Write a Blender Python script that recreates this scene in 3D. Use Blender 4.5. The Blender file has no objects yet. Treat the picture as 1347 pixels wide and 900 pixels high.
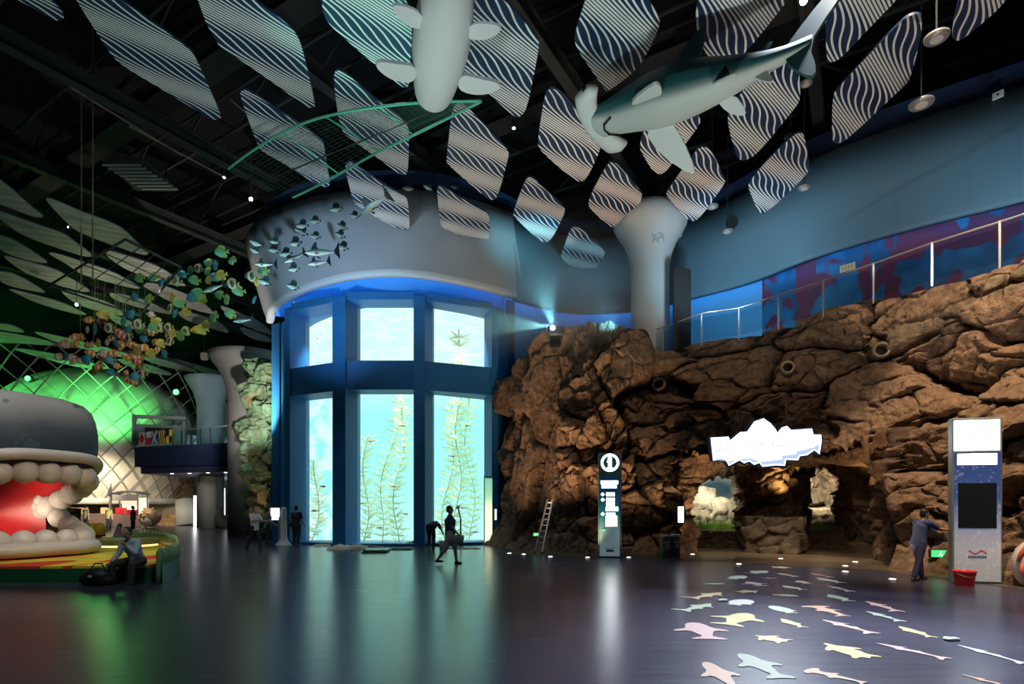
import bpy, bmesh, math, random
import numpy as np
from mathutils import Vector, Matrix, Euler

# ------------------------------------------------------------------ scene, camera, light
scene = bpy.context.scene
COL = scene.collection
F, CX, HZ, CAMZ = 748.0, 673.5, 665.0, 1.75      # focal length / centre / horizon in photo pixels, eye height in metres


def P(px, py, Y):
    """Place seen at a photo pixel, at distance Y into the hall."""
    return Vector(((px - CX) / F * Y, Y, CAMZ + (HZ - py) / F * Y))


def PZ(px, py, z):
    """Place seen at a photo pixel, at height z."""
    Y = (z - CAMZ) * F / (HZ - py)
    return Vector(((px - CX) / F * Y, Y, z))


def XW(px, Y):
    return (px - CX) / F * Y


cam_data = bpy.data.cameras.new('camera')
cam = bpy.data.objects.new('camera', cam_data)
COL.objects.link(cam)
cam.location = (0, 0, CAMZ)
cam.rotation_euler = (math.pi / 2, 0, 0)
cam_data.sensor_width = 36.0
cam_data.lens = F / 1347 * 36.0
cam_data.shift_y = (HZ - 450) / 1347
cam_data.clip_end = 500
scene.camera = cam

scene.view_settings.view_transform = 'Standard'
scene.view_settings.look = 'None'
scene.view_settings.exposure = 0.0
scene.view_settings.gamma = 1.0
scene.view_settings.use_curve_mapping = False
try:
    scene.cycles.use_denoising = True
    scene.cycles.max_bounces = 6
    scene.cycles.diffuse_bounces = 3
    scene.cycles.glossy_bounces = 3
    scene.cycles.transparent_max_bounces = 8
    scene.cycles.sample_clamp_indirect = 4.0
except Exception:
    pass

world = bpy.data.worlds.new('world')
scene.world = world
world.use_nodes = True
world.node_tree.nodes['Background'].inputs[0].default_value = (0.30, 0.55, 0.85, 1)
world.node_tree.nodes['Background'].inputs[1].default_value = 0.02


def spot(name, loc, target, power, color=(1, 1, 1), size=60, blend=0.6, radius=0.15):
    d = bpy.data.lights.new(name, 'SPOT')
    d.energy, d.color = power, color
    d.spot_size, d.spot_blend, d.shadow_soft_size = math.radians(size), blend, radius
    o = bpy.data.objects.new(name, d)
    COL.objects.link(o)
    o.location = loc
    o.rotation_euler = (Vector(target) - Vector(loc)).to_track_quat('-Z', 'Y').to_euler()
    return o


def point(name, loc, power, color=(1, 1, 1), radius=0.1):
    d = bpy.data.lights.new(name, 'POINT')
    d.energy, d.color, d.shadow_soft_size = power, color, radius
    o = bpy.data.objects.new(name, d)
    COL.objects.link(o)
    o.location = loc
    return o


WARM = (1.0, 0.71, 0.45)
WHITE = (1.0, 0.93, 0.82)
BLUE = (0.18, 0.5, 1.0)
TEAL = (0.25, 1.0, 0.85)
GREEN = (0.12, 1.0, 0.18)
# theatre spots on the rock face (hung in the ceiling), on the walls
spot('rock_spot', (6.5, 9.0, 17.0), (11.5, 14.5, 6.0), 10500, WARM, 50)
spot('rock_spot', (9.0, 6.0, 16.5), (14.0, 12.5, 5.0), 8500, WARM, 50)
spot('rock_spot', (1.0, 13.0, 16.0), (6.5, 20.5, 6.0), 1700, WARM, 46)
spot('panel_fill', (-7.0, 8.0, 0.6), (-7.5, 15.0, 13.0), 1500, (0.75, 1.0, 0.95), 90)  # unseen uplights added in place of bounced light on the panels
spot('panel_fill', (0.0, 10.0, 0.6), (0.0, 17.0, 13.0), 1400, (0.85, 1.0, 0.95), 85)
spot('panel_fill', (8.0, 7.0, 0.6), (8.5, 13.5, 13.0), 1700, (1.0, 0.92, 0.85), 90)
spot('panel_fill', (-3.2, 18.0, 4.0), (-3.4, 13.4, 13.0), 1500, TEAL, 30)
spot('panel_fill', (-14.0, 14.0, 0.8), (-19.0, 27.0, 13.0), 12000, (1.0, 0.80, 0.60), 100)
spot('panel_fill', (-12.0, 26.0, 5.0), (-17.0, 34.0, 13.0), 3000, (1.0, 0.84, 0.70), 100)
spot('fish_fill', (-10.0, 13.0, 7.5), (-16.5, 24.0, 8.0), 900, (1.0, 0.86, 0.70), 40)  # unseen spots added to brighten the fish school
spot('fish_fill', (-7.0, 14.0, 6.5), (-12.0, 23.0, 10.5), 500, (0.75, 1.0, 0.80), 36)
spot('hall_fill', (-4.0, 17.0, 16.5), (-4.0, 19.0, 0.0), 1500, (0.80, 0.92, 1.0), 80, 1.0)  # these hall lamps are unseen, added as general fill
spot('hall_fill', (-14.0, 24.0, 16.5), (-13.0, 24.0, 0.0), 900, (0.9, 0.95, 1.0), 70, 1.0)
spot('hall_fill', (-5.0, 4.0, 12.0), (-4.5, 21.0, 0.5), 800, (0.85, 0.93, 1.0), 40, 1.0)
spot('hall_fill', (-6.5, 7.0, 9.0), (-8.6, 12.8, 0.8), 520, (0.85, 0.95, 1.0), 22, 1.0)
spot('hall_fill', (-1.0, 8.0, 16.5), (-2.0, 9.0, 0.0), 900, (0.75, 0.85, 1.0), 70, 1.0)
spot('shark_spot', (1.0, 9.5, 2.0), (3.4, 13.2, 11.2), 300, (0.45, 1.0, 0.88), 50)
spot('beluga_spot', (-3.0, 7.0, 2.0), (-1.4, 11.5, 11.0), 420, (0.8, 1.0, 0.97), 45)
spot('wall_spot', (6.5, 20.0, 9.2), (11.0, 25.0, 13.2), 800, (0.50, 0.80, 1.0), 120, 1.0)
spot('wall_spot', (4.0, 21.8, 8.6), (2.2, 27.3, 13.2), 800, (0.16, 0.72, 1.0), 66, 1.0)
spot('wall_spot', (14.0, 14.0, 9.0), (17.0, 20.0, 13.5), 450, (0.50, 0.80, 1.0), 110, 1.0)
spot('drum_spot', (-9.5, 17.0, 4.0), (-7.0, 25.0, 13.5), 4200, (0.58, 0.78, 1.0), 60, 1.0)
spot('drum_spot', (-14.8, 23.0, 10.5), (-12.3, 28.5, 13.0), 420, (1.0, 0.86, 0.7), 50, 1.0)
spot('mural_fill', (9.0, 12.0, 9.6), (13.5, 20.0, 9.6), 330, (1.0, 0.80, 0.75), 90, 1.0)  # unseen warm light added so the red of the mural shows
spot('floor_spot', (4.9, 10.5, 14.5), (4.4, 7.5, 0.0), 6500, (0.88, 0.92, 1.0), 40, 0.9, 0.4)
spot('floor_spot', (9.0, 20.0, 12.0), (3.6, 6.0, 0.0), 12000, (0.72, 0.84, 1.0), 24, 0.9, 0.35)  # unseen lamp set farther back, added for the floor glare
spot('floor_spot', (9.7, 13.0, 12.0), (5.6, 5.6, 0.0), 5000, (0.80, 0.92, 1.0), 26, 0.9, 0.35)
spot('floor_spot', (6.6, 12.0, 16.0), (8.0, 11.0, 0.0), 6000, (0.85, 0.88, 1.0), 50, 0.9)
spot('far_spot', (XW(310, 28), 28.0, 5.5), (XW(318, 36), 36.0, 2.0), 260, (0.9, 0.95, 1.0), 50, 1.0)  # unseen lamp added to lift the grey wall by the tower
spot('whale_spot', (-6.0, 9.5, 7.5), (-12.2, 15.0, 2.0), 1100, (1.0, 0.8, 0.6), 55, 0.8)
spot('whale_spot', (-12.0, 10.0, 10.0), (-12.6, 15.5, 4.0), 1000, (0.85, 0.92, 1.0), 50, 0.8)


# ------------------------------------------------------------------ materials
def _bsdf(name):
    m = bpy.data.materials.new(name)
    m.use_nodes = True
    return m, m.node_tree, m.node_tree.nodes['Principled BSDF']


def mat(name, c=(.5, .5, .5), rough=.5, metal=0., emit=None, es=0., c2=None, nscale=4., bump=0., bscale=12., spec=.5, detail=4.):
    m, nt, b = _bsdf(name)
    b.inputs['Base Color'].default_value = (*c, 1)
    b.inputs['Roughness'].default_value = rough
    b.inputs['Metallic'].default_value = metal
    b.inputs['Specular IOR Level'].default_value = spec
    if emit:
        b.inputs['Emission Color'].default_value = (*emit, 1)
        b.inputs['Emission Strength'].default_value = es
    if c2 or bump:
        tc = nt.nodes.new('ShaderNodeTexCoord')
    if c2:
        n = nt.nodes.new('ShaderNodeTexNoise')
        n.inputs['Scale'].default_value = nscale
        n.inputs['Detail'].default_value = detail
        r = nt.nodes.new('ShaderNodeValToRGB')
        r.color_ramp.elements[0].position, r.color_ramp.elements[1].position = .35, .65
        r.color_ramp.elements[0].color, r.color_ramp.elements[1].color = (*c, 1), (*c2, 1)
        nt.links.new(tc.outputs['Object'], n.inputs['Vector'])
        nt.links.new(n.outputs['Fac'], r.inputs[0])
        nt.links.new(r.outputs[0], b.inputs['Base Color'])
    if bump:
        n = nt.nodes.new('ShaderNodeTexNoise')
        n.inputs['Scale'].default_value = bscale
        n.inputs['Detail'].default_value = 6
        bp = nt.nodes.new('ShaderNodeBump')
        bp.inputs['Strength'].default_value = bump
        bp.inputs['Distance'].default_value = .05
        nt.links.new(tc.outputs['Object'], n.inputs['Vector'])
        nt.links.new(n.outputs['Fac'], bp.inputs['Height'])
        nt.links.new(bp.outputs[0], b.inputs['Normal'])
    return m


def glow(name, c, s):
    m = bpy.data.materials.new(name)
    m.use_nodes = True
    nt = m.node_tree
    nt.nodes.remove(nt.nodes['Principled BSDF'])
    e = nt.nodes.new('ShaderNodeEmission')
    e.inputs[0].default_value, e.inputs[1].default_value = (*c, 1), s
    nt.links.new(e.outputs[0], nt.nodes['Material Output'].inputs[0])
    return m


def glass(name, tint=(1, 1, 1), gloss=.06):
    m = bpy.data.materials.new(name)
    m.use_nodes = True
    nt = m.node_tree
    nt.nodes.remove(nt.nodes['Principled BSDF'])
    t, g, x = nt.nodes.new('ShaderNodeBsdfTransparent'), nt.nodes.new('ShaderNodeBsdfGlossy'), nt.nodes.new('ShaderNodeMixShader')
    t.inputs[0].default_value = (*tint, 1)
    g.inputs['Roughness'].default_value = .03
    x.inputs[0].default_value = gloss
    nt.links.new(t.outputs[0], x.inputs[1])
    nt.links.new(g.outputs[0], x.inputs[2])
    nt.links.new(x.outputs[0], nt.nodes['Material Output'].inputs[0])
    return m


def mat_attr(name, rough=.5, bump=0., bscale=20.):
    """Paint that varies over the thing itself, held in a colour attribute."""
    m = mat(name, rough=rough, bump=bump, bscale=bscale)
    nt = m.node_tree
    a = nt.nodes.new('ShaderNodeVertexColor')
    a.layer_name = 'Col'
    nt.links.new(a.outputs[0], nt.nodes['Principled BSDF'].inputs['Base Color'])
    return m


class NT:
    """Small helper for writing node maths."""
    def __init__(self, m):
        self.nt = m.node_tree

    def _in(self, s, v):
        if hasattr(v, 'is_output'):
            self.nt.links.new(v, s)
        else:
            s.default_value = v

    def node(self, t, **kw):
        n = self.nt.nodes.new(t)
        for k, v in kw.items():
            setattr(n, k, v)
        return n

    def math(self, op, a, b=0., c=0.):
        n = self.node('ShaderNodeMath', operation=op)
        for i, v in enumerate((a, b, c)):
            self._in(n.inputs[i], v)
        return n.outputs[0]

    def mix(self, f, a, b):
        n = self.node('ShaderNodeMix', data_type='RGBA')
        self._in(n.inputs[0], f)
        self._in(n.inputs[6], a)
        self._in(n.inputs[7], b)
        return n.outputs[2]

    def noise(self, vec, scale, detail=3., dist=0.):
        n = self.node('ShaderNodeTexNoise')
        self._in(n.inputs['Vector'], vec)
        n.inputs['Scale'].default_value, n.inputs['Detail'].default_value, n.inputs['Distortion'].default_value = scale, detail, dist
        return n.outputs['Fac']

    def ramp(self, f, stops):
        n = self.node('ShaderNodeValToRGB')
        e = n.color_ramp.elements
        while len(e) < len(stops):
            e.new(.5)
        for i, (p, c) in enumerate(stops):
            e[i].position, e[i].color = p, (*c, 1)
        self._in(n.inputs[0], f)
        return n.outputs[0]

    def obj(self):
        return self.node('ShaderNodeTexCoord').outputs['Object']

    def xyz(self, v):
        n = self.node('ShaderNodeSeparateXYZ')
        self._in(n.inputs[0], v)
        return n.outputs

    def mapping(self, v, scale=(1, 1, 1), rot=(0, 0, 0)):
        n = self.node('ShaderNodeMapping')
        self._in(n.inputs['Vector'], v)
        n.inputs['Scale'].default_value, n.inputs['Rotation'].default_value = scale, rot
        return n.outputs[0]

    def set(self, key, v):
        self._in(self.nt.nodes['Principled BSDF'].inputs[key], v)

    def bump(self, h, strength, dist=.05):
        n = self.node('ShaderNodeBump')
        n.inputs['Strength'].default_value, n.inputs['Distance'].default_value = strength, dist
        self._in(n.inputs['Height'], h)
        self.set('Normal', n.outputs[0])


# ------------------------------------------------------------------ mesh helpers
def frame_of(d):
    d = Vector(d).normalized()
    a = Vector((0, 0, 1)) if abs(d.z) < .95 else Vector((1, 0, 0))
    x = d.cross(a).normalized()
    return x, d.cross(x).normalized(), d


class MB:
    def __init__(self):
        self.v, self.f, self.c = [], [], []

    def poly(self, pts):
        n = len(self.v)
        self.v += [tuple(p) for p in pts]
        self.f.append(tuple(range(n, n + len(pts))))
        return self

    def box(self, c, s, rz=0., bev=0.):
        cx, cy, cz = c
        hx, hy, hz = s[0] / 2, s[1] / 2, s[2] / 2
        ca, sa = math.cos(rz), math.sin(rz)
        n = len(self.v)
        if bev <= 0:
            for z in (-hz, hz):
                for x, y in ((-hx, -hy), (hx, -hy), (hx, hy), (-hx, hy)):
                    self.v.append((cx + x * ca - y * sa, cy + x * sa + y * ca, cz + z))
            self.f += [tuple(n + i for i in q) for q in ((3, 2, 1, 0), (4, 5, 6, 7), (0, 1, 5, 4), (1, 2, 6, 5), (2, 3, 7, 6), (3, 0, 4, 7))]
            return self
        b = min(bev, hx * .9, hy * .9, hz * .9)
        rings = []
        for z, i in ((-hz, b), (-hz + b, 0), (hz - b, 0), (hz, b)):
            r = []
            for x, y in ((-hx + i + b, -hy + i), (hx - i - b, -hy + i), (hx - i, -hy + i + b), (hx - i, hy - i - b),
                         (hx - i - b, hy - i), (-hx + i + b, hy - i), (-hx + i, hy - i - b), (-hx + i, -hy + i + b)):
                r.append((cx + x * ca - y * sa, cy + x * sa + y * ca, cz + z))
            rings.append(r)
        return self.loft(rings)

    def loft(self, rings, cap=True, close=True):
        n, m = len(self.v), len(rings[0])
        for r in rings:
            self.v += [tuple(p) for p in r]
        for i in range(len(rings) - 1):
            for j in range(m if close else m - 1):
                k = (j + 1) % m
                self.f.append((n + i * m + j, n + i * m + k, n + (i + 1) * m + k, n + (i + 1) * m + j))
        if cap and close:
            self.f.append(tuple(n + j for j in range(m))[::-1])
            self.f.append(tuple(n + (len(rings) - 1) * m + j for j in range(m)))
        return self

    def tube(self, path, r, seg=8, cap=True):
        path = [Vector(p) for p in path]
        rr = r if isinstance(r, (list, tuple)) else [r] * len(path)
        rings, px = [], None
        for i, p in enumerate(path):
            d = path[min(i + 1, len(path) - 1)] - path[max(i - 1, 0)]
            x, y, d = frame_of(d)
            if px is not None:
                x = (px - d * px.dot(d)).normalized()
                y = d.cross(x)
            px = x
            rings.append([p + (x * math.cos(2 * math.pi * k / seg) + y * math.sin(2 * math.pi * k / seg)) * rr[i] for k in range(seg)])
        return self.loft(rings, cap)

    def lathe(self, prof, c=(0, 0, 0), seg=24, cap=True):
        return self.loft([[(c[0] + r * math.cos(2 * math.pi * k / seg), c[1] + r * math.sin(2 * math.pi * k / seg), c[2] + z) for k in range(seg)] for r, z in prof], cap)

    def ball(self, c, r, u=12, v=8, M=None):
        r = r if isinstance(r, (list, tuple)) else (r, r, r)
        rings = []
        for i in range(v + 1):
            t = -math.pi / 2 + math.pi * min(max(i / v, .02), .98)
            ring = []
            for k in range(u):
                a = 2 * math.pi * k / u
                p = Vector((r[0] * math.cos(t) * math.cos(a), r[1] * math.cos(t) * math.sin(a), r[2] * math.sin(t)))
                if M is not None:
                    p = M @ p
                ring.append(p + Vector(c))
            rings.append(ring)
        return self.loft(rings)

    def prism(self, pts, off):
        off = Vector(off)
        a = [Vector(p) for p in pts]
        return self.loft([a, [p + off for p in a]])

    def build(self, name, m=None, parent=None, smooth=False, loc=None, origin=None):
        """loc: vertices are local to it. origin: vertices are in world space and get re-based on it."""
        me = bpy.data.meshes.new(name)
        v = self.v
        if origin is not None:
            ox, oy, oz = origin
            v = [(a - ox, b - oy, c - oz) for a, b, c in v]
        me.from_pydata(v, [], self.f)
        bm = bmesh.new()
        bm.from_mesh(me)
        bmesh.ops.recalc_face_normals(bm, faces=bm.faces)
        bm.to_mesh(me)
        bm.free()
        if smooth:
            me.polygons.foreach_set('use_smooth', [True] * len(me.polygons))
        o = bpy.data.objects.new(name, me)
        COL.objects.link(o)
        if m is not None:
            for x in (m if isinstance(m, (list, tuple)) else [m]):
                me.materials.append(x)
        if parent is not None:
            o.parent = parent
        elif loc is not None:
            o.location = loc
        elif origin is not None:
            o.location = origin
        return o


def grid_mesh(name, A, m, parent=None, mask=None, smooth=True, col=None, origin=(0, 0, 0)):
    """Mesh from an (nu, nv, 3) array of places; faces where mask is False are left out."""
    nu, nv = A.shape[:2]
    idx = np.arange(nu * nv).reshape(nu, nv)
    q = np.stack([idx[:-1, :-1], idx[1:, :-1], idx[1:, 1:], idx[:-1, 1:]], -1)
    q = q[mask] if mask is not None else q.reshape(-1, 4)
    used = np.unique(q)
    remap = np.zeros(nu * nv, int)
    remap[used] = np.arange(len(used))
    V = A.reshape(-1, 3)[used] - np.array(origin)
    q = remap[q]
    me = bpy.data.meshes.new(name)
    me.vertices.add(len(V))
    me.vertices.foreach_set('co', V.astype(np.float32).ravel())
    me.loops.add(q.size)
    me.loops.foreach_set('vertex_index', q.ravel().astype(np.int32))
    me.polygons.add(len(q))
    me.polygons.foreach_set('loop_start', np.arange(0, q.size, 4, dtype=np.int32))
    me.polygons.foreach_set('loop_total', np.full(len(q), 4, np.int32))
    me.polygons.foreach_set('use_smooth', np.full(len(q), smooth))
    me.update(calc_edges=True)
    me.validate()
    if col is not None:
        at = me.color_attributes.new('Col', 'FLOAT_COLOR', 'POINT')
        C = np.concatenate([col.reshape(-1, 3)[used], np.ones((len(used), 1))], 1)
        at.data.foreach_set('color', C.astype(np.float32).ravel())
    o = bpy.data.objects.new(name, me)
    COL.objects.link(o)
    me.materials.append(m)
    o.parent = parent
    if parent is None:
        o.location = origin
    return o


def tag(o, label, cat, group=None, kind=None):
    o['label'], o['category'] = label, cat
    if group:
        o['group'] = group
    if kind:
        o['kind'] = kind
    return o


def struct(o):
    o['kind'] = 'structure'
    return o


def thing(name, label, cat, loc=(0, 0, 0), rz=0., group=None):
    o = bpy.data.objects.new(name, None)
    COL.objects.link(o)
    o.location = loc
    o.rotation_euler = (0, 0, rz)
    o.empty_display_size = .2
    return tag(o, label, cat, group)


KIDS = {}


def copy_tree(o, parent=None):
    c = o.copy()
    COL.objects.link(c)
    if parent is not None:
        c.parent = parent
    for ch in [x for x in list(COL.objects) if x.parent == o]:
        copy_tree(ch, c)
    return c


def soft(o, levels=1):
    s = o.modifiers.new('subdiv', 'SUBSURF')
    s.levels = s.render_levels = levels
    return o


def bevel(o, w=.02, seg=2):
    b = o.modifiers.new('bevel', 'BEVEL')
    b.width, b.segments, b.limit_method = w, seg, 'ANGLE'
    return o


def text(name, s, size, m, parent, loc, rot=(math.pi / 2, 0, 0), align='CENTER', extrude=.003):
    cu = bpy.data.curves.new(name, 'FONT')
    cu.body, cu.size, cu.extrude = s, size, extrude
    cu.align_x, cu.align_y = align, 'CENTER'
    o = bpy.data.objects.new(name, cu)
    COL.objects.link(o)
    o.parent, o.location, o.rotation_euler = parent, loc, rot
    cu.materials.append(m)
    return o


def chaikin(pts, n=2):
    pts = [Vector(p) for p in pts]
    for _ in range(n):
        q = []
        for i, a in enumerate(pts):
            b = pts[(i + 1) % len(pts)]
            q += [a * .75 + b * .25, a * .25 + b * .75]
        pts = q
    return pts


def catmull(pts, n):
    """n places evenly spread by index along a smooth curve through pts."""
    pts = [np.array(p, float) for p in pts]
    out = []
    m = len(pts) - 1
    for t in np.linspace(0, m, n):
        i = min(int(t), m - 1)
        u = t - i
        p0, p1, p2, p3 = pts[max(i - 1, 0)], pts[i], pts[i + 1], pts[min(i + 2, m)]
        out.append(.5 * (2 * p1 + (p2 - p0) * u + (2 * p0 - 5 * p1 + 4 * p2 - p3) * u * u + (3 * p1 - p0 - 3 * p2 + p3) * u ** 3))
    return np.array(out)
# ------------------------------------------------------------------ floor
m = mat('floor_coating', (.035, .037, .075), rough=.2, spec=1.0)
n = NT(m)
o_ = n.obj()
big = n.noise(o_, .55, 4)
streak = n.noise(n.mapping(o_, (.5, 5, 1), (0, 0, .5)), 1.6, 4)
n.set('Base Color', n.ramp(big, [(.3, (.042, .046, .085)), (.7, (.066, .068, .115))]))
n.set('Roughness', n.math('MULTIPLY_ADD', streak, .09, .21))
rot = n.mapping(o_, (1, 1, 1), (0, 0, .32))
s = n.xyz(rot)
seam = None
for k in (0, 1):
    fr = n.math('FRACT', n.math('DIVIDE', s[k], 3.4))
    ln = n.math('LESS_THAN', fr, .004)
    seam = ln if seam is None else n.math('MAXIMUM', seam, ln)
fine = n.noise(n.mapping(o_, (2, 7, 1), (0, 0, .2)), 2.2, 4)
n.bump(n.math('SUBTRACT', n.math('ADD', n.math('MULTIPLY', fine, .5), n.math('MULTIPLY', streak, .4)), n.math('MULTIPLY', seam, .4)), .15, .02)
struct(MB().poly([(-60, -6, 0), (30, -6, 0), (30, 90, 0), (-60, 90, 0)]).build('floor', m))

m = mat('cave_floor_coating', (.13, .105, .08), rough=.3, c2=(.09, .075, .06), nscale=2, bump=.15, bscale=6)
edge = [PZ(x, y, .006) for x, y in ((660, 729), (700, 731), (760, 733.5), (830, 734), (904, 735.5), (1000, 742), (1075, 746), (1148, 750), (1254, 762), (1347, 776))]
pts = edge + [Vector((13, 9, .006)), Vector((16, 12, .006)), Vector((16, 30, .006)), Vector((1.2, 29, .006))]
struct(MB().poly(pts).build('floor_cave', m))

# ------------------------------------------------------------------ curved walls of the upper level
ZB, ZT = 11.2, 14.65
drum_b = [(350, 425), (352, 412), (358, 404), (375, 392), (400, 381), (440, 369), (480, 363), (520, 361), (560, 364), (600, 371), (640, 380), (690, 394)]
drum_t = [(324, 330), (323, 312), (337, 291), (369, 273), (414, 258.6), (458, 251), (518, 249), (562, 251), (607, 258.6), (640, 268), (674, 280)]
wall_b = [(680, 391), (708, 399), (738, 406), (774, 409), (828, 406), (868, 399), (911, 388), (985, 367.5), (1066, 335.5), (1197, 296), (1347, 258), (1560, 200)]
wall_t = [(674, 280), (705, 296), (743, 310), (786, 313), (860, 303), (905, 290), (950, 270), (1067, 210), (1200, 160), (1347, 113), (1560, 45)]


def plan(px, z, n=64):
    return catmull([tuple(PZ(x, y, z))[:2] for x, y in px], n)


def resample(c, n):
    d = np.r_[0, np.cumsum(np.linalg.norm(np.diff(c, axis=0), axis=1))]
    t = np.linspace(0, d[-1], n)
    return np.stack([np.interp(t, d, c[:, 0]), np.interp(t, d, c[:, 1])], 1)


def inset(c, d):
    """Plan curve moved away from the camera side by d."""
    t = np.gradient(c, axis=0)
    nrm = np.stack([-t[:, 1], t[:, 0]], 1)
    nrm /= np.linalg.norm(nrm, axis=1)[:, None]
    return c + nrm * d


def ribbon(name, rows, m, parent=None):
    A = np.stack([np.concatenate([c, np.full((len(c), 1), z)], 1) for c, z in rows], 1)
    return grid_mesh(name, A, m, parent)


DB, DT = resample(plan(drum_b, ZB), 72), resample(plan(drum_t, ZT), 72)
WB, WT = resample(plan(wall_b, ZB), 90), resample(plan(wall_t, ZT), 90)
grey_wall = mat('grey_blue_plaster', (.30, .35, .40), rough=.75, c2=(.27, .33, .38), nscale=.6, bump=.05, bscale=30)
blue_wall = mat('blue_plaster', (.13, .25, .33), rough=.75, c2=(.12, .235, .31), nscale=.6, bump=.05, bscale=30)
navy = mat('navy_plaster', (.012, .03, .085), rough=.7)
lip_m = mat('pale_lip_paint', (.42, .50, .56), rough=.6)
cove_m = mat('blue_cove_paint', (.05, .24, .55), rough=.5)
led = glow('blue_led_strip', (.05, .40, 1.0), 8.0)
mid = (DB + DT) / 2
struct(ribbon('wall_drum', [(inset(DT, .45), ZT), (DT, ZT), (DT * .7 + DB * .3, ZT - 1.1), (DB * .75 + DT * .25, ZB + .9), (DB, ZB + .22)], grey_wall))
struct(ribbon('trim_1', [(DB, ZB + .22), (DB, ZB + .06), (inset(DB, .07), ZB), (inset(DB, .32), ZB), (inset(DB, .36), ZB + .06), (inset(DB, .36), ZB + .40)], lip_m))
struct(ribbon('trim_2', [(inset(DB, .36), ZB + .42), (inset(DB, 1.0), ZB + .42), (inset(DB, 1.05), ZB + .3), (inset(DB, 1.05), ZB - .62)], cove_m))
struct(ribbon('trim_3', [(inset(DB, 1.05), 10.56), (inset(DB, 1.75), 10.56)], cove_m))
tag(ribbon('led_strip', [(inset(DB, .38), ZB + .14), (inset(DB, .38), ZB + .24)], led), 'blue light strip running round the cove of the round aquarium drum', 'light strip')
struct(ribbon('wall_right', [(inset(WT, .4), ZT), (WT, ZT), (WT * .5 + WB * .5, (ZT + ZB) / 2), (WB, ZB + .02), (WB, ZB - .1), (inset(WB, .3), ZB - .1), (inset(WB, .3), ZB + .5)], blue_wall))
struct(ribbon('trim_4', [(inset(WB, .3), ZB + .3), (inset(WB, .95), ZB + .3)], navy))
tag(ribbon('led_strip', [(inset(WB, .33), ZB + .02), (inset(WB, .33), ZB + .14)], led), 'blue light strip tucked above the red and blue mural', 'light strip')
struct(ribbon('wall_upper', [(inset(np.concatenate([DT[8:], WT[4:]]), .5), ZT - .05), (inset(np.concatenate([DT[8:], WT[4:]]), .55), 15.75)], navy))
# plain blue wall, then the mural further right
M_ = inset(WB, .95)
k = int(np.argmin(np.abs(WB[:, 0] - XW(985, 23.8))))
struct(ribbon('wall_walkway', [(M_[:k + 1], ZB + .3), (M_[:k + 1], 7.6)], mat('walkway_wall_paint', (.10, .34, .58), rough=.6)))
m = mat('mural_paint', (.2, .02, .05), rough=.55)
n = NT(m)
o_ = n.mapping(n.obj(), (1.1, 1.1, .75), (0, .5, 0))
f = n.noise(o_, .95, 1.2, .9)
g = n.noise(o_, 1.0, 1.0, .4)
blue2 = n.ramp(g, [(.42, (.012, .075, .16)), (.58, (.02, .14, .28))])
red2 = n.ramp(g, [(.40, (.17, .022, .045)), (.60, (.13, .02, .06))])
mask = n.math('MULTIPLY_ADD', n.math('SUBTRACT', f, .49), 30., .5)
mk = n.node('ShaderNodeClamp')
n._in(mk.inputs[0], mask)
n.set('Base Color', n.mix(mk.outputs[0], red2, blue2))
struct(ribbon('wall_mural', [(M_[k:], ZB + .3), (M_[k:], 7.6)], m))
struct(MB().poly([(*p, 7.7) for p in M_[::4]] + [(19, 13, 7.5), (14.6, 14.6, 7.5), (12.8, 18.6, 7.5), (10.0, 22.4, 7.5), (6.8, 25.0, 7.5), (1.6, 25.4, 7.5)]).build('floor_walkway', mat('walkway_concrete', (.12, .12, .13), rough=.6)))

# ------------------------------------------------------------------ tower with the aquarium windows
tower_m = mat('tower_blue_paint', (.015, .14, .37), rough=.5, c2=(.012, .12, .33), nscale=1.5, bump=.06, bscale=25)
FL = Vector((-11.75, 28.6, 0))
pane = {'L': ((-9.58, 26.4), (-8.12, 25.7)), 'C': ((-6.77, 24.9), (-4.31, 24.9)), 'R': ((-3.49, 25.0), (-1.28, 26.2))}
ZH = 10.56
colA = [(-8.12, 25.7), (-7.70, 24.45), (-7.06, 24.1), (-6.77, 24.9), (-6.77, 25.4), (-8.1, 26.2)]
colB = [(-4.31, 24.9), (-4.17, 24.1), (-3.71, 24.2), (-3.49, 25.0), (-3.49, 25.5), (-4.31, 25.4)]
colC = [(-10.30, 25.75), (-9.98, 25.55), (-9.58, 26.4), (-9.58, 26.9), (-10.35, 26.6)]
colD = [(-1.28, 26.2), (-.90, 25.35), (-.62, 25.5), (-.15, 26.6), (-1.0, 27.0), (-1.28, 26.7)]
for nm, c in (('trim_5', colA), ('trim_6', colB), ('trim_7', colC), ('trim_8', colD)):
    struct(MB().prism([(*p, 0) for p in c], (0, 0, ZH + .1)).build(nm, tower_m))


def span(nm, a, b, fa, fb, z0, z1, m=tower_m):
    """Beam between two columns: pane side a-b, front side fa-fb."""
    struct(MB().prism([(*a, z0), (*fa, z0), (*fb, z0), (*b, z0)], (0, 0, z1 - z0)).build(nm, m))


i = 9
fronts = {'L': ((-9.95, 25.62), (-7.74, 24.55)), 'C': ((-7.06, 24.2), (-4.17, 24.2)), 'R': ((-3.71, 24.3), (-.92, 25.45))}
for s_ in 'LCR':
    a, b = pane[s_]
    a2 = (a[0] * 1.0, a[1] + .35)
    b2 = (b[0], b[1] + .35)
    span('trim_%d' % i, a2, b2, *fronts[s_], 6.68, 7.92)
    i += 1
    span('trim_%d' % i, a2, b2, *fronts[s_], -.02, .12)
    i += 1
    span('trim_%d' % (i + 40), a2, b2, *fronts[s_], 10.52, 10.85)
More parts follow.
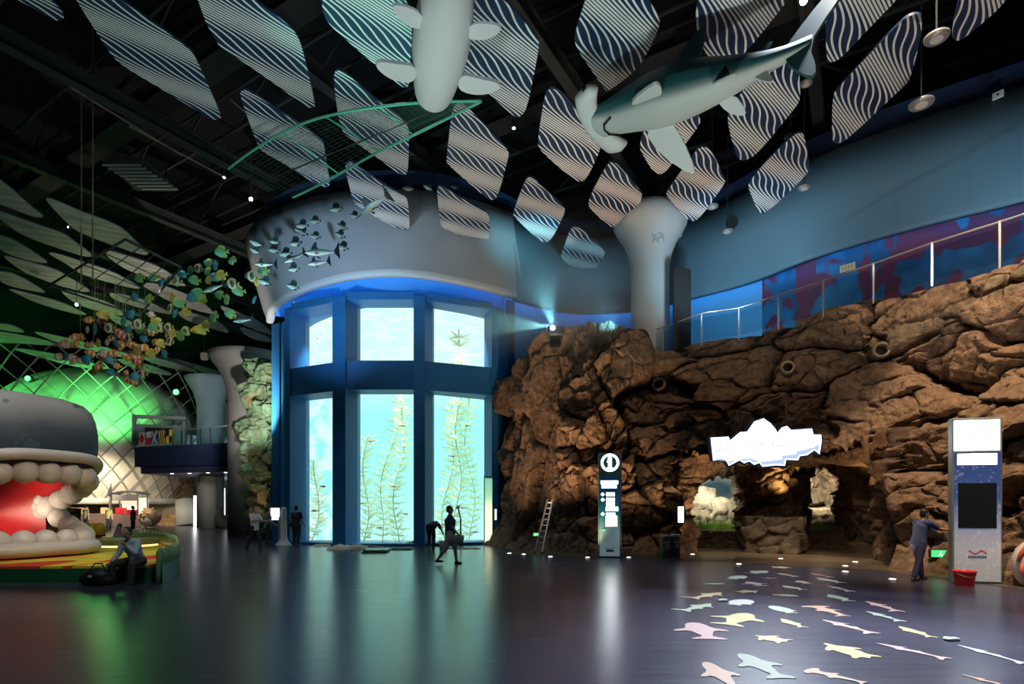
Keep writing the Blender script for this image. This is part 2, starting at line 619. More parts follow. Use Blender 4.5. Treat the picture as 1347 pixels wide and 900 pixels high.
# the flank walls of the tower
struct(MB().prism([(-10.35, 26.5, 0), (-11.15, 27.5, 0), (-11.15, 27.8, 0), (-10.3, 26.9, 0)], (0, 0, ZH)).build('wall_tower_left', mat('tower_side_lit_paint', (.03, .25, .50), rough=.5)))  # brighter copy of the tower blue, its lit look put into the colour
struct(MB().prism([(-11.2, 27.4, 0), (-11.75, 27.8, 0), (-12.3, 30, 0), (-11.7, 30, 0)], (0, 0, ZH)).build('wall_tower_rear', tower_m))
struct(MB().prism([(-.2, 26.5, 0), (1.4, 28.6, 0), (1.4, 29, 0), (-.4, 27.0, 0)], (0, 0, ZH + .8)).build('wall_tower_right', navy))
# panes
pane_glass = glass('aquarium_acrylic', (.93, 1, .99), .05)
w = 1
for s_ in 'LCR':
    a, b = pane[s_]
    for z0, z1 in ((.12, 6.68), (7.92, ZH)):
        struct(MB().prism([(*a, z0), (*b, z0), (b[0], b[1] + .08, z0), (a[0], a[1] + .08, z0)], (0, 0, z1 - z0)).build('window_%d' % w, pane_glass))
        w += 1
# lit water behind the panes
m = bpy.data.materials.new('lit_tank_water')
m.use_nodes = True
nt = m.node_tree
nt.nodes.remove(nt.nodes['Principled BSDF'])
n = NT(m)
o_ = n.obj()
z_ = n.xyz(o_)[2]
x_ = n.xyz(o_)[0]
h = n.math('DIVIDE', z_, 10.6)
base = n.ramp(h, [(.0, (.55, .95, .88)), (.28, (.42, .90, .88)), (.6, (.40, .90, .90)), (.78, (.70, .98, .92)), (1., (.80, 1., .92))])
rk = n.noise(n.mapping(o_, (1.3, 1, 1)), 1.6, 5, .8)
rocks = n.ramp(rk, [(.40, (.36, .88, .88)), (.56, (.82, .98, .92))])
left = n.math('LESS_THAN', x_, n.math('MULTIPLY_ADD', n.noise(o_, .8, 3), 2.2, -4.3))
lowmask = n.math('MULTIPLY', left, n.math('LESS_THAN', z_, 7.6))
rip = n.noise(n.mapping(o_, (.7, 1, 5)), 1.3, 4, .5)
band = n.math('GREATER_THAN', z_, 8.1)
rip_c = n.ramp(rip, [(.42, (.66, .97, .94)), (.58, (.90, 1., .95))])
c1 = n.mix(n.math('MULTIPLY', lowmask, .85), base, rocks)
c2 = n.mix(n.math('MULTIPLY', band, .8), c1, rip_c)
e = n.node('ShaderNodeEmission')
n._in(e.inputs[0], c2)
e.inputs[1].default_value = 1.25
nt.links.new(e.outputs[0], nt.nodes['Material Output'].inputs[0])
bk = resample(catmull([(-10.6, 27.6), (-10.3, 28.6), (-8.4, 28.9), (-5, 28.6), (-1.4, 29.0), (.1, 28.4), (-.2, 27.2)], 40), 40)
struct(ribbon('wall_tank', [(bk - np.array([-5.2, 0]), 0.0), (bk - np.array([-5.2, 0]), 12.4)], m)).location.x = -5.2

struct(MB().poly([(*p, 12.35) for p in bk] + [(-4, 25.2, 12.35)]).build('ceiling_tank', navy))
for x_l in (-8.6, -6.2, -4.8, -3.0, -1.9):  # unseen lamps added inside the tank to brighten the kelp
    spot('kelp_fill', (x_l, 26.1, 10.4), (x_l - .2, 28.0, 3.0), 2000, (1.0, 1.0, .85), 75, 1.0, .1)

# ------------------------------------------------------------------ mushroom columns
col_m = mat('white_column_plaster', (.50, .56, .58), rough=.7, bump=.03, bscale=20)
cx, cy = XW(855, 24.2), 24.2
MB().lathe([(.80, 0), (.80, 11.5), (.83, 12.0), (.92, 12.45), (1.10, 12.9), (1.36, 13.3), (1.52, 13.6), (1.55, 13.85), (1.48, 14.1), (1.2, 14.3), (.4, 14.36)], seg=48).build('trim_20', col_m, smooth=True, loc=(cx, cy, 0))
struct(bpy.data.objects['trim_20'])
i = 21
for px, Y, r, zt, m in ((328, 33, 1.15, 10.4, mat('grey_column_plaster', (.12, .135, .145), rough=.7)), (277, 46, 1.0, 12.0, mat('teal_column_plaster', (.30, .36, .38), rough=.7)), (296, 52, .8, 10.8, mat('white_far_column', (.55, .62, .66), rough=.7)), (324, 50, .75, 12.0, None)):
    m = m or bpy.data.materials['white_far_column']
    o = MB().lathe([(r, 0), (r, zt - 2.6), (r * 1.06, zt - 1.9), (r * 1.3, zt - 1.1), (r * 1.75, zt - .35), (r * 1.9, zt), (r * 1.5, zt + .15)], seg=32).build('trim_%d' % i, m, smooth=True, loc=(XW(px, Y), Y, 0))
    struct(o)
    i += 1

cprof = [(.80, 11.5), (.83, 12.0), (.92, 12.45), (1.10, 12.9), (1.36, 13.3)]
mk_ = []  # a shadow shape, laid on the column neck as a darker patch
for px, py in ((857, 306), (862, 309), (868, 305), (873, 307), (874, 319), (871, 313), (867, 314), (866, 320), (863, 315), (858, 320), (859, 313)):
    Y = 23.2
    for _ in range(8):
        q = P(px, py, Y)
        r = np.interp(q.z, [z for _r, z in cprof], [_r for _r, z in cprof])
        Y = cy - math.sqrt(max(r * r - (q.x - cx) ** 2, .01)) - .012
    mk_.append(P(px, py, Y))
tag(MB().prism(mk_, (0, .02, 0)).build('column_shadow_mark', mat('grey_blue_shadow_paint', (.30, .38, .42), rough=.7)), 'small ragged grey blue shadow shape painted on the neck of the white mushroom column', 'mark')

# ------------------------------------------------------------------ ceiling and its steel
struct(MB().poly([(-70, -8, 22), (40, -8, 22), (40, 110, 22), (-70, 110, 22)]).build('ceiling', mat('black_ceiling', (.003, .0035, .004), rough=.9)))
struct(MB().poly([(-70, 75, 0), (40, 75, 0), (40, 75, 22), (-70, 75, 22)]).build('wall_far', mat('black_far_wall', (.006, .008, .012), rough=.9)))
struct(MB().poly([(-48, -6, 0), (-48, 75, 0), (-48, 75, 22), (-48, -6, 22)]).build('wall_left', bpy.data.materials['black_far_wall']))
steel = mat('dark_steel', (.034, .040, .038), rough=.6)
steel2 = mat('rusty_dark_steel', (.018, .018, .017), rough=.7)
e1, e2 = Vector((.52, .854, 0)), Vector((-.854, .52, 0))
O = Vector((-14.2, 22.5, 0))


def bar(a, b, s, m, name='ceiling_beam'):
    a, b = Vector(a), Vector(b)
    x, y, d = frame_of(b - a)
    w_, h_ = s
    mb = MB()
    rings = []
    for p in (a, b):
        rings.append([p + x * w_ * i_ + y * h_ * j_ for i_, j_ in ((-.5, -.5), (.5, -.5), (.5, .5), (-.5, .5))])
    return struct(mb.loft(rings).build(name, m))


def flanged(a, b, wd, hg, m, name='ceiling_beam'):
    """I-beam."""
    a, b = Vector(a), Vector(b)
    d = (b - a).normalized()
    x = Vector((-d.y, d.x, 0))
    z = Vector((0, 0, 1))
    t = .04
    prof = [(-wd / 2, -hg / 2), (wd / 2, -hg / 2), (wd / 2, -hg / 2 + t), (t / 2, -hg / 2 + t), (t / 2, hg / 2 - t), (wd / 2, hg / 2 - t), (wd / 2, hg / 2), (-wd / 2, hg / 2), (-wd / 2, hg / 2 - t), (-t / 2, hg / 2 - t), (-t / 2, -hg / 2 + t), (-wd / 2, -hg / 2 + t)]
    return struct(MB().loft([[p + x * u + z * v for u, v in prof] for p in (a, b)]).build(name, m))


for kx, kw in ((0, .45), (7.5, .4), (-7.5, .4), (-15, .5), (15, .4), (-22, .4), (22.5, .4)):
    c = O + e2 * -kx
    flanged(c - e1 * 26 + Vector((0, 0, 17)), c + e1 * 34 + Vector((0, 0, 17)), kw, .6, steel)
for ky in (-16, -8, 0, 8, 16, 24):
    c = O + e1 * ky
    flanged(c - e2 * 34 + Vector((0, 0, 17.7)), c + e2 * 22 + Vector((0, 0, 17.7)), .9, .7, steel2)
rng = random.Random(5)
for ky in range(-18, 30, 4):
    for sg in (0,):
        c = O + e1 * (ky + 1.5)
        for j in range(-30, 20, 5):
            a = c + e2 * j + Vector((0, 0, 18.6))
            b = c + e2 * (j + 2.5) + Vector((0, 0, 20.4))
            d = c + e2 * (j + 5) + Vector((0, 0, 18.6))
            bar(a, b, (.07, .07), steel2, 'ceiling_truss_web')
            bar(b, d, (.07, .07), steel2, 'ceiling_truss_web')
        bar(c - e2 * 30 + Vector((0, 0, 18.6)), c + e2 * 20 + Vector((0, 0, 18.6)), (.1, .1), steel, 'ceiling_truss_chord')
        bar(c - e2 * 30 + Vector((0, 0, 20.4)), c + e2 * 20 + Vector((0, 0, 20.4)), (.1, .1), steel, 'ceiling_truss_chord')
# ------------------------------------------------------------------ striped ceiling panels
ZP = 13.0


def stripe_mat(name, dark, light, gloss=.5):
    m = mat(name, dark, rough=gloss)
    n = NT(m)
    x, y, z = n.xyz(n.obj())
    s = n.math('ADD', n.math('MULTIPLY', x, -.50), n.math('MULTIPLY', y, .866))
    th = n.math('MULTIPLY', n.math('ADD', s, .40), 4.05)
    ph = n.math('ADD', n.math('ADD', n.math('MULTIPLY', x, -6.9), n.math('MULTIPLY', y, 6.0)), n.math('MULTIPLY', n.math('SINE', th), 1.3))
    f = n.math('ABSOLUTE', n.math('SUBTRACT', n.math('FRACT', ph), .5))
    wd = n.math('MULTIPLY_ADD', n.math('COSINE', th), .105, .215)
    n.set('Base Color', n.mix(n.math('LESS_THAN', f, wd), (*dark, 1), (*light, 1)))
    return m


stripe = stripe_mat('navy_white_stripes', (.006, .024, .075), (.78, .80, .76))
silver = mat('silver_panel_face', (.42, .40, .37), rough=.42, metal=.25, c2=(.30, .30, .29), nscale=1.4)
n = NT(silver)
o_ = n.mapping(n.obj(), (1.2, 1.2, 1), (0, 0, -.53))
wv = n.noise(n.mapping(o_, (.5, 2.6, 1)), 1.1, 3, .4)
n.set('Base Color', n.ramp(wv, [(.36, (.22, .24, .25)), (.62, (.52, .50, .46))]))
panel_edge = mat('panel_edge', (.02, .05, .12), rough=.5)
PANELS = [
    ([(-30, -35), (10, -50), (67, 0), (80, 12), (86, 24), (76, 28), (66, 24), (23, 0)], 'striped ceiling panel cut off by the top left corner of the picture'),
    ([(100, 0), (123, 36), (143, 68), (158, 85), (207, 114), (271, 153), (280, 158), (290, 157), (291, 151), (261, 83), (254, 70), (246, 62), (205, 32), (159, 0), (125, -26), (105, -38), (92, -36), (88, -24)], 'long striped ceiling panel over the dark steel crossing, far left of the near row'),
    ([(260, 0), (272, 33), (286, 57), (291, 63), (337, 93), (394, 134), (406, 142), (414, 142), (414, 134), (398, 63), (388, 40), (364, 20), (334, 0), (300, -25), (270, -45), (255, -48), (250, -38)], 'striped ceiling panel directly left of the teal lit panel in the near row'),
    ([(315, 123), (318, 119), (324, 118), (332, 122), (359, 140), (400, 168), (420, 183), (426, 190), (427, 198), (434, 240), (433, 246), (426, 246), (415, 242), (373, 215), (346, 200), (340, 194), (327, 159)], 'striped ceiling panel behind the lower left end of the net frame'),
    ([(438, 94), (447, 92), (458, 98), (490, 127), (529, 157), (537, 167), (538, 177), (537, 227), (532, 231), (524, 229), (493, 205), (455, 179), (449, 170), (443, 144)], 'striped ceiling panel behind the middle of the net frame, below the teal panel'),
    ([(423, 0), (425, 18), (433, 33), (467, 63), (527, 114), (535, 116), (539, 110), (542, 40), (542, 20), (535, 0), (515, -18), (470, -50), (440, -62), (424, -58), (421, -40)], 'teal lit striped ceiling panel left of the hanging beluga'),
    ([(607, 93), (601, 85), (600, 76), (610, -10), (616, -18), (626, -20), (640, -14), (664, 0), (687, 25), (707, 50), (710, 60), (694, 140), (687, 152), (680, 155), (672, 150), (634, 115)], 'large striped ceiling panel right behind the hanging beluga'),
    ([(595, 141), (602, 135), (612, 137), (637, 165), (669, 197), (669, 207), (655, 259), (648, 264), (640, 261), (588, 216), (587, 211)], 'striped ceiling panel at the pointed right end of the net frame'),
    ([(453, 220), (456, 215), (461, 214), (471, 220), (503, 242), (532, 257), (537, 264), (539, 298), (538, 302), (530, 302), (516, 298), (471, 272), (465, 267)], 'striped ceiling panel behind the leaping swordfish, in front of the grey drum'),
    ([(574, 248), (577, 245), (584, 246), (607, 261), (635, 276), (645, 284), (644, 315), (637, 314), (602, 309), (582, 300), (579, 293)], 'short striped ceiling panel in the middle of the grey drum front'),
    ([(674, 281), (691, 237), (695, 233), (702, 234), (714, 247), (742, 271), (744, 279), (727, 313), (721, 318), (714, 319), (705, 313), (677, 286)], 'striped ceiling panel at the right end of the grey drum'),
    ([(707, 187), (716, 127), (721, 117), (731, 117), (744, 128), (791, 185), (789, 200), (771, 237), (762, 240), (751, 234), (709, 197)], 'striped ceiling panel behind the head of the hammerhead shark'),
    ([(770, 0), (756, 44), (756, 58), (765, 74), (795, 117), (798, 120), (802, 119), (842, 89), (868, 36), (868, 25), (854, 0), (845, -15), (825, -28), (785, -28), (774, -12)], 'striped ceiling panel above the back of the hammerhead, left of its dorsal fin'),
    ([(771, 267), (799, 215), (805, 213), (814, 217), (843, 252), (845, 258), (840, 271), (826, 279), (809, 299), (803, 299), (780, 279)], 'striped ceiling panel just left of the white mushroom column top'),
    ([(740, 332), (750, 301), (756, 298), (765, 301), (778, 314), (795, 329), (796, 335), (785, 352), (778, 353), (753, 352), (742, 344), (737, 337)], 'dim small striped ceiling panel above the bright projector'),
    ([(840, 192), (845, 203), (857, 223), (864, 229), (871, 229), (879, 223), (901, 190), (920, 165), (922, 156), (905, 135), (885, 125), (868, 128), (855, 150)], 'striped ceiling panel half hidden by the fins of the hammerhead'),
    ([(876, 253), (914, 200), (920, 194), (928, 193), (936, 198), (954, 236), (954, 241), (922, 286), (912, 292), (904, 289), (884, 266), (877, 258)], 'striped ceiling panel just right of the white mushroom column top'),
    ([(983, 243), (1002, 218), (1043, 178), (1053, 174), (1058, 178), (1065, 218), (1065, 226), (1028, 263), (1007, 280), (1001, 281), (996, 276), (986, 251)], 'dim striped ceiling panel overlapping the top edge of the blue wall'),
    ([(957, 148), (985, 108), (1030, 68), (1041, 61), (1046, 59), (1049, 65), (1053, 119), (1052, 133), (1046, 142), (997, 202), (982, 211), (973, 211), (967, 202), (958, 166)], 'striped ceiling panel below the tail of the hammerhead shark'),
    ([(914, 24), (919, -5), (924, -20), (940, -28), (1040, -28), (1045, -15), (1035, 2), (997, 50), (980, 69), (965, 85), (940, 85), (930, 75), (915, 36)], 'striped ceiling panel above the rear back of the hammerhead'),
    ([(1085, 0), (1086, 40), (1087, 73), (1090, 81), (1097, 82), (1110, 73), (1153, 27), (1180, 0), (1200, -30), (1190, -45), (1100, -45), (1086, -30)], 'striped ceiling panel right of the hammerhead tail, cut by the top edge'),
    ([(1095, 128), (1100, 117), (1183, 30), (1197, 20), (1210, 18), (1213, 25), (1212, 47), (1198, 103), (1190, 113), (1113, 185), (1103, 189), (1097, 188), (1094, 180)], 'long striped ceiling panel above the high right end of the blue wall'),
    ([(1252, 50), (1253, 33), (1260, 3), (1268, -20), (1290, -45), (1340, -45), (1345, -25), (1323, 0), (1313, 13), (1267, 52), (1257, 54)], 'striped ceiling panel nearest the top right corner of the picture'),
]
SILVERS = [
    [(-40, 250), (-30, 215), (0, 236), (21, 253), (44, 274), (57, 283), (56, 287), (42, 285), (17, 275), (0, 269)],
    [(58, 262), (63, 260), (74, 264), (106, 278), (148, 293), (165, 303), (182, 321), (196, 333), (193, 336), (182, 334), (148, 323), (106, 307), (91, 297)],
    [(-12, 274), (0, 278), (42, 293), (84, 307), (91, 312), (122, 335), (118, 339), (95, 333), (32, 312), (0, 289)],
    [(-20, 305), (0, 309), (21, 316), (63, 344), (61, 347), (38, 343), (0, 331)],
    [(0, 334), (25, 341), (74, 354), (91, 365), (120, 382), (114, 385), (84, 378), (42, 363), (21, 352)],
    [(61, 333), (72, 332), (127, 350), (156, 361), (186, 379), (181, 381), (148, 373), (105, 361), (89, 348)],
    [(-16, 354), (0, 357), (19, 359), (61, 384), (57, 386), (17, 378), (0, 371)],
    [(9, 380), (19, 381), (80, 397), (97, 405), (118, 415), (101, 414), (48, 399), (27, 389)],
    [(133, 329), (144, 329), (200, 347), (217, 355), (232, 366), (246, 376), (240, 377), (200, 366), (170, 357), (150, 345)],
    [(74, 379), (105, 386), (148, 399), (167, 416), (148, 414), (101, 402)],
    [(183, 374), (203, 371), (250, 389), (267, 398), (282, 412), (273, 413), (222, 397), (200, 383)],
    [(140, 383), (183, 392), (205, 401), (226, 413), (222, 414), (183, 405), (150, 395)],
    [(232, 408), (267, 415), (290, 424), (302, 437), (297, 438), (250, 424), (238, 417)],
    [(288, 403), (295, 403), (317, 413), (342, 423), (358, 437), (358, 442), (317, 427), (300, 415)],
    [(312, 430), (325, 432), (358, 445), (358, 452), (327, 445)],
    [(135, 408), (167, 421), (183, 428), (195, 437), (175, 433), (150, 425)],
    [(0, 425), (19, 428), (37, 439), (0, 434), (-20, 428)], [(-15, 434), (0, 436), (62, 447), (75, 455), (37, 453), (0, 447)],
    [(37, 434), (78, 442), (174, 466), (193, 477), (140, 466), (68, 449)], [(6, 456), (62, 463), (124, 478), (149, 487), (103, 484), (47, 469)],
    [(180, 467), (218, 473), (267, 490), (243, 489), (199, 478)], [(149, 469), (202, 481), (233, 495), (202, 492), (162, 480)], [(246, 480), (280, 484), (302, 497), (274, 494)],
]


def panel(poly, m, z, th=.06):
    pts = chaikin([PZ(x, y, z) for x, y in poly], 2)
    c = sum(pts, Vector()) / len(pts)
    o = MB().prism([p - c for p in pts], (0, 0, th)).build('hanging_striped_panel' if m is stripe else 'hanging_silver_panel', [m, panel_edge], loc=c)
    for p in o.data.polygons:
        if abs(p.normal.z) < .5:
            p.material_index = 1
    return o


for poly, lab in PANELS:
    o = panel(poly, stripe, ZP)
    tag(o, lab, 'ceiling panel', 'striped panels under the ceiling')
for j, poly in enumerate(SILVERS):
    if j < 16:
        o = panel(poly, silver, ZP, .05)
        tag(o, 'pale silvery panel hung flat among the panels left of the round tower', 'ceiling panel', 'silvery ceiling panels over the far hall')
    else:
        o = panel(poly, silver, ZP, .05)
        tag(o, 'slim ceiling panel tinged green, hung above the green lit dome', 'ceiling panel', 'green tinged ceiling panels above the dome')
# ------------------------------------------------------------------ faux rock
def _hash(a, b, s):
    h = (a.astype(np.int64) * 374761393 + b.astype(np.int64) * 668265263 + s * 362437) & 0x7fffffff
    h = ((h ^ (h >> 13)) * 1274126177) & 0x7fffffff
    h = h ^ (h >> 16)
    return (h & 0xffff) / 65535.0


def vnoise(x, y, s):
    xi, yi = np.floor(x).astype(int), np.floor(y).astype(int)
    fx, fy = x - xi, y - yi
    fx, fy = fx * fx * (3 - 2 * fx), fy * fy * (3 - 2 * fy)
    a, b = _hash(xi, yi, s), _hash(xi + 1, yi, s)
    c, d = _hash(xi, yi + 1, s), _hash(xi + 1, yi + 1, s)
    return (a * (1 - fx) + b * fx) * (1 - fy) + (c * (1 - fx) + d * fx) * fy


def fbm(x, y, s, o=4):
    t, a = 0, .5
    for k in range(o):
        t = t + a * (vnoise(x, y, s + k) - .5)
        x, y, a = x * 2.03, y * 2.03, a * .5
    return t


def blocks(x, y, s, tilt=.5, step=.5, crack=.1, cw=.08):
    """Broken-rock relief: every cell is a tilted slab of its own, cracks run between them."""
    xi, yi = np.floor(x).astype(int), np.floor(y).astype(int)
    d1 = np.full(x.shape, 9e9)
    d2 = np.full(x.shape, 9e9)
    h = np.zeros(x.shape)
    for dx in (-1, 0, 1):
        for dy in (-1, 0, 1):
            cx, cy = xi + dx, yi + dy
            px, py = cx + .1 + .8 * _hash(cx, cy, s), cy + .1 + .8 * _hash(cx, cy, s + 1)
            d = np.hypot(x - px, y - py)
            hh = step * (_hash(cx, cy, s + 2) - .5) + tilt * ((x - px) * (_hash(cx, cy, s + 3) - .5) + (y - py) * (_hash(cx, cy, s + 4) - .42)) * 2
            near = d < d1
            d2 = np.where(near, d1, np.minimum(d2, d))
            h = np.where(near, hh, h)
            d1 = np.where(near, d, d1)
    e = d2 - d1
    return h - crack * np.exp(-(e / cw) ** 2), e


def relief(s, z, seed, big=2.3, amp=1., stretch=1.):
    wx = s + .9 * fbm(s * .7, z * .7, seed + 50) + .25 * fbm(s * 2.6, z * 2.6, seed + 51)
    wz = z + .9 * fbm(s * .7 + 7, z * .7, seed + 60) + .25 * fbm(s * 2.6 + 3, z * 2.6, seed + 61)
    # strata lean down to the right
    a = math.radians(-28)
    rx, rz = wx * math.cos(a) - wz * math.sin(a), wx * math.sin(a) + wz * math.cos(a)
    rz = rz * 1.35 * stretch
    b1, e1_ = blocks(rx / big, rz / big, seed, .95, .95, .55, .09)
    b2, e2_ = blocks(rx / (big * .42) + 3.1, rz / (big * .42), seed + 11, .9, .8, .40, .10)
    b3, e3_ = blocks(rx / (big * .16), rz / (big * .16) + 1.7, seed + 23, .7, .6, .25, .10)
    rough = fbm(s * 3, z * 3, seed + 70, 4)
    gate = np.clip(.35 + 2.2 * vnoise(s * .55, z * .55, seed + 80) - .6, 0, 1)
    return amp * (.95 * b1 + .50 * b2 * (.4 + .6 * gate) + .17 * b3 * gate + .16 * rough + .5 * fbm(s * .4, z * .4, seed + 90, 2))


def rock_mat(name, a, b, c, bump=.5):
    m = mat(name, a, rough=.85, spec=.2)
    n = NT(m)
    o_ = n.obj()
    f = n.noise(o_, .55, 5, .6)
    g = n.noise(o_, 5., 5)
    c1 = n.ramp(f, [(.34, a), (.5, b), (.66, c)])
    n.set('Base Color', n.mix(.55, c1, n.ramp(g, [(.3, tuple(v * .45 for v in a)), (.7, tuple(min(v * 1.5, 1) for v in b))])))
    n.bump(n.math('ADD', n.noise(o_, 7., 6), n.math('MULTIPLY', n.noise(o_, 26., 4), .4)), bump, .12)
    return m


rock_m = rock_mat('brown_rock', (.135, .085, .055), (.22, .15, .10), (.105, .085, .072), .9)
# plan of the foot of the cliff and how high its crest is
foot = [(628, 25.2, 7.2), (648, 23.0, 7.9), (700, 21.8, 8.7), (745, 20.9, 9.1), (800, 20.3, 9.0), (860, 20.2, 8.75), (872, 20.2, 7.9), (905, 19.9, 8.1), (960, 18.9, 8.25), (1030, 17.6, 8.4), (1100, 16.4, 8.35), (1150, 15.5, 8.3), (1250, 13.7, 8.2), (1347, 12.2, 8.1), (1500, 10.4, 8.1)]
C = catmull([(XW(px, Y), Y, h) for px, Y, h in foot], 400)
d = np.r_[0, np.cumsum(np.linalg.norm(np.diff(C[:, :2], axis=0), axis=1))]
NU, NV = 620, 330
S = np.linspace(0, d[-1], NU)
base = np.stack([np.interp(S, d, C[:, i]) for i in range(3)], 1)
tg = np.gradient(base[:, :2], axis=0)
nr = np.stack([-tg[:, 1], tg[:, 0]], 1)
nr /= np.linalg.norm(nr, axis=1)[:, None]                 # points back, away from the hall
kern = np.ones(41) / 41
nr = np.stack([np.convolve(np.pad(nr[:, i], 20, 'edge'), kern, 'valid') for i in (0, 1)], 1)
V = np.linspace(0, 1, NV)
SS, VV = np.meshgrid(S, V, indexing='ij')
wall_part = np.clip(VV / .84, 0, 1)
Hh = base[:, 2][:, None]
zz = wall_part * Hh
roll = np.clip((VV - .84) / .16, 0, 1)
# from px ~880 on the face leans back, left of it the cliff stands upright
lean_k = np.interp(S, [0, d[-1] * .2, d[-1] * .34, d[-1] * .55, d[-1]], [.15, .25, .9, 1.7, 2.0])[:, None]
back = lean_k * wall_part ** 1.6 + roll * 2.2
disp = relief(SS, zz + roll * 2.2, 3, 2.3)
cliff = np.clip(1 - (SS - 4.2) / 1.6, 0, 1)               # upright ribs at the left
disp = disp * (1 - cliff) + cliff * relief(SS * 1.5, zz * .42 + roll, 40, 1.8, .85)
crest = np.clip((VV - .70) / .2, 0, 1)
disp = disp * (1 - .45 * crest)
push = 1.15 - disp
zfin = zz + roll * (-.05) + .22 * fbm(SS * 1.1, zz * 1.1, 200, 3) * np.clip(zz, 0, 1) + .5 * crest * fbm(SS * .8, VV * 2, 333, 3)
A = np.zeros((NU, NV, 3))
off = back + push * np.clip(.35 + zz * .8, 0, 1)
# mouth of the cave: outline on the face, edges roll inwards
mouth = [(903, 760), (904, 700), (898, 668), (906, 632), (928, 612), (965, 606), (1010, 610), (1050, 604), (1095, 608), (1122, 624), (1139, 652), (1146, 690), (1140, 720), (1149, 775)]


def polydist(px, py, poly):
    """Signed distance to a polygon, positive inside."""
    poly = np.array(poly, float)
    inside = np.zeros(px.shape, bool)
    dist = np.full(px.shape, 1e9)
    for i in range(len(poly)):
        (x0, y0), (x1, y1) = poly[i], poly[(i + 1) % len(poly)]
        cond = (y0 > py) != (y1 > py)
        with np.errstate(divide='ignore', invalid='ignore'):
            inside ^= cond & (px < (x1 - x0) * (py - y0) / (y1 - y0 + 1e-9) + x0)
        t = np.clip(((px - x0) * (x1 - x0) + (py - y0) * (y1 - y0)) / ((x1 - x0) ** 2 + (y1 - y0) ** 2), 0, 1)
        dist = np.minimum(dist, np.hypot(px - x0 - t * (x1 - x0), py - y0 - t * (y1 - y0)))
    return np.where(inside, dist, -dist)


bx, by = base[:, 0][:, None] + nr[:, 0][:, None] * (back + .35), base[:, 1][:, None] + nr[:, 1][:, None] * (back + .35)
ppx, ppy = CX + F * bx / by, HZ - F * (zz - CAMZ) / by
sd = polydist(ppx + 10 * fbm(SS * 1.5, zz * 1.5, 77), ppy + 10 * fbm(SS * 1.5, zz * 1.5, 78), mouth)
lipd = np.clip(1 + sd / 26, 0, 1)
off = off + 1.3 * lipd ** 2.2
hole = sd > 0
A[..., 0] = base[:, 0][:, None] + nr[:, 0][:, None] * off
A[..., 1] = base[:, 1][:, None] + nr[:, 1][:, None] * off
A[..., 2] = np.maximum(zfin, 0) - .02
hf = hole[:-1, :-1] & hole[1:, :-1] & hole[1:, 1:] & hole[:-1, 1:]
cliff_o = grid_mesh('rock_cliff', A, rock_m, mask=~hf)
tag(cliff_o, 'tall brown artificial rock face with a cave mouth, right of the blue tower', 'rock face')


def rock_sheet(name, path, z0, z1, m, seed, amp=.5, big=1.4, nu=140, nv=90, lean=0., flip=1, top=None):
    c = catmull(path, nu) if len(path) > 2 else np.stack([np.linspace(path[0][i], path[1][i], nu) for i in (0, 1)], 1)
    c = resample(c[:, :2], nu)
    s = np.r_[0, np.cumsum(np.linalg.norm(np.diff(c, axis=0), axis=1))]
    t = np.gradient(c, axis=0)
    nn = np.stack([-t[:, 1], t[:, 0]], 1)
    nn /= np.linalg.norm(nn, axis=1)[:, None]
    z = np.linspace(z0, z1, nv)
    ss, z2 = np.meshgrid(s, z, indexing='ij')
    k = (z2 - z0) / (z1 - z0)
    o_ = (lean * k - relief(ss, z2, seed, big, amp)) * flip
    B = np.zeros((nu, nv, 3))
    B[..., 0] = c[:, 0][:, None] + nn[:, 0][:, None] * o_
    B[..., 1] = c[:, 1][:, None] + nn[:, 1][:, None] * o_
    B[..., 2] = z2 + .12 * fbm(ss * 2, z2 * 2, seed + 5)
    if z0 <= 0:
        B[:, 0, 2] = -.02
    return grid_mesh(name, B, m)


def boulder(name, c, r, m, seed, parent=None, rz=0., n=34):
    u = np.linspace(0, 2 * np.pi, n * 2)
    v = np.linspace(-np.pi / 2, np.pi / 2, n)
    uu, vv = np.meshgrid(u, v, indexing='ij')
    x, y, z = np.cos(vv) * np.cos(uu), np.cos(vv) * np.sin(uu), np.sin(vv)
    # blocky: push towards a box, then break it with relief
    k = np.maximum(np.maximum(abs(x), abs(y)), abs(z)) ** -.45
    w = 1 + .5 * blocks(x * 1.7 + seed, z * 1.7 + y * 1.3, seed, .5, .5, .15, .1)[0] * np.cos(vv) + .12 * fbm(x * 4 + seed, z * 4 + y * 4, seed + 4)
    w[-1] = w[0]
    B = np.stack([x * k * w * r[0], y * k * w * r[1], z * k * w * r[2]], -1)
    ca, sa = math.cos(rz), math.sin(rz)
    B = np.stack([B[..., 0] * ca - B[..., 1] * sa, B[..., 0] * sa + B[..., 1] * ca, B[..., 2]], -1) + np.array(c)
    return grid_mesh(name, B, m, parent, origin=tuple(c))


# ------------------------------------------------------------------ inside of the cave
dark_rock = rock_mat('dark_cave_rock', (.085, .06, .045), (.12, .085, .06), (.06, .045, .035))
pale_rock = rock_mat('pale_diorama_rock', (.46, .38, .27), (.58, .50, .38), (.36, .30, .22))


def W(px, Y):
    return (XW(px, Y), Y)


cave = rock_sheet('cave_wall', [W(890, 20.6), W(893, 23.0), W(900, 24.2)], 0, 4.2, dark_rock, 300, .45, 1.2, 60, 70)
cave.parent = cliff_o
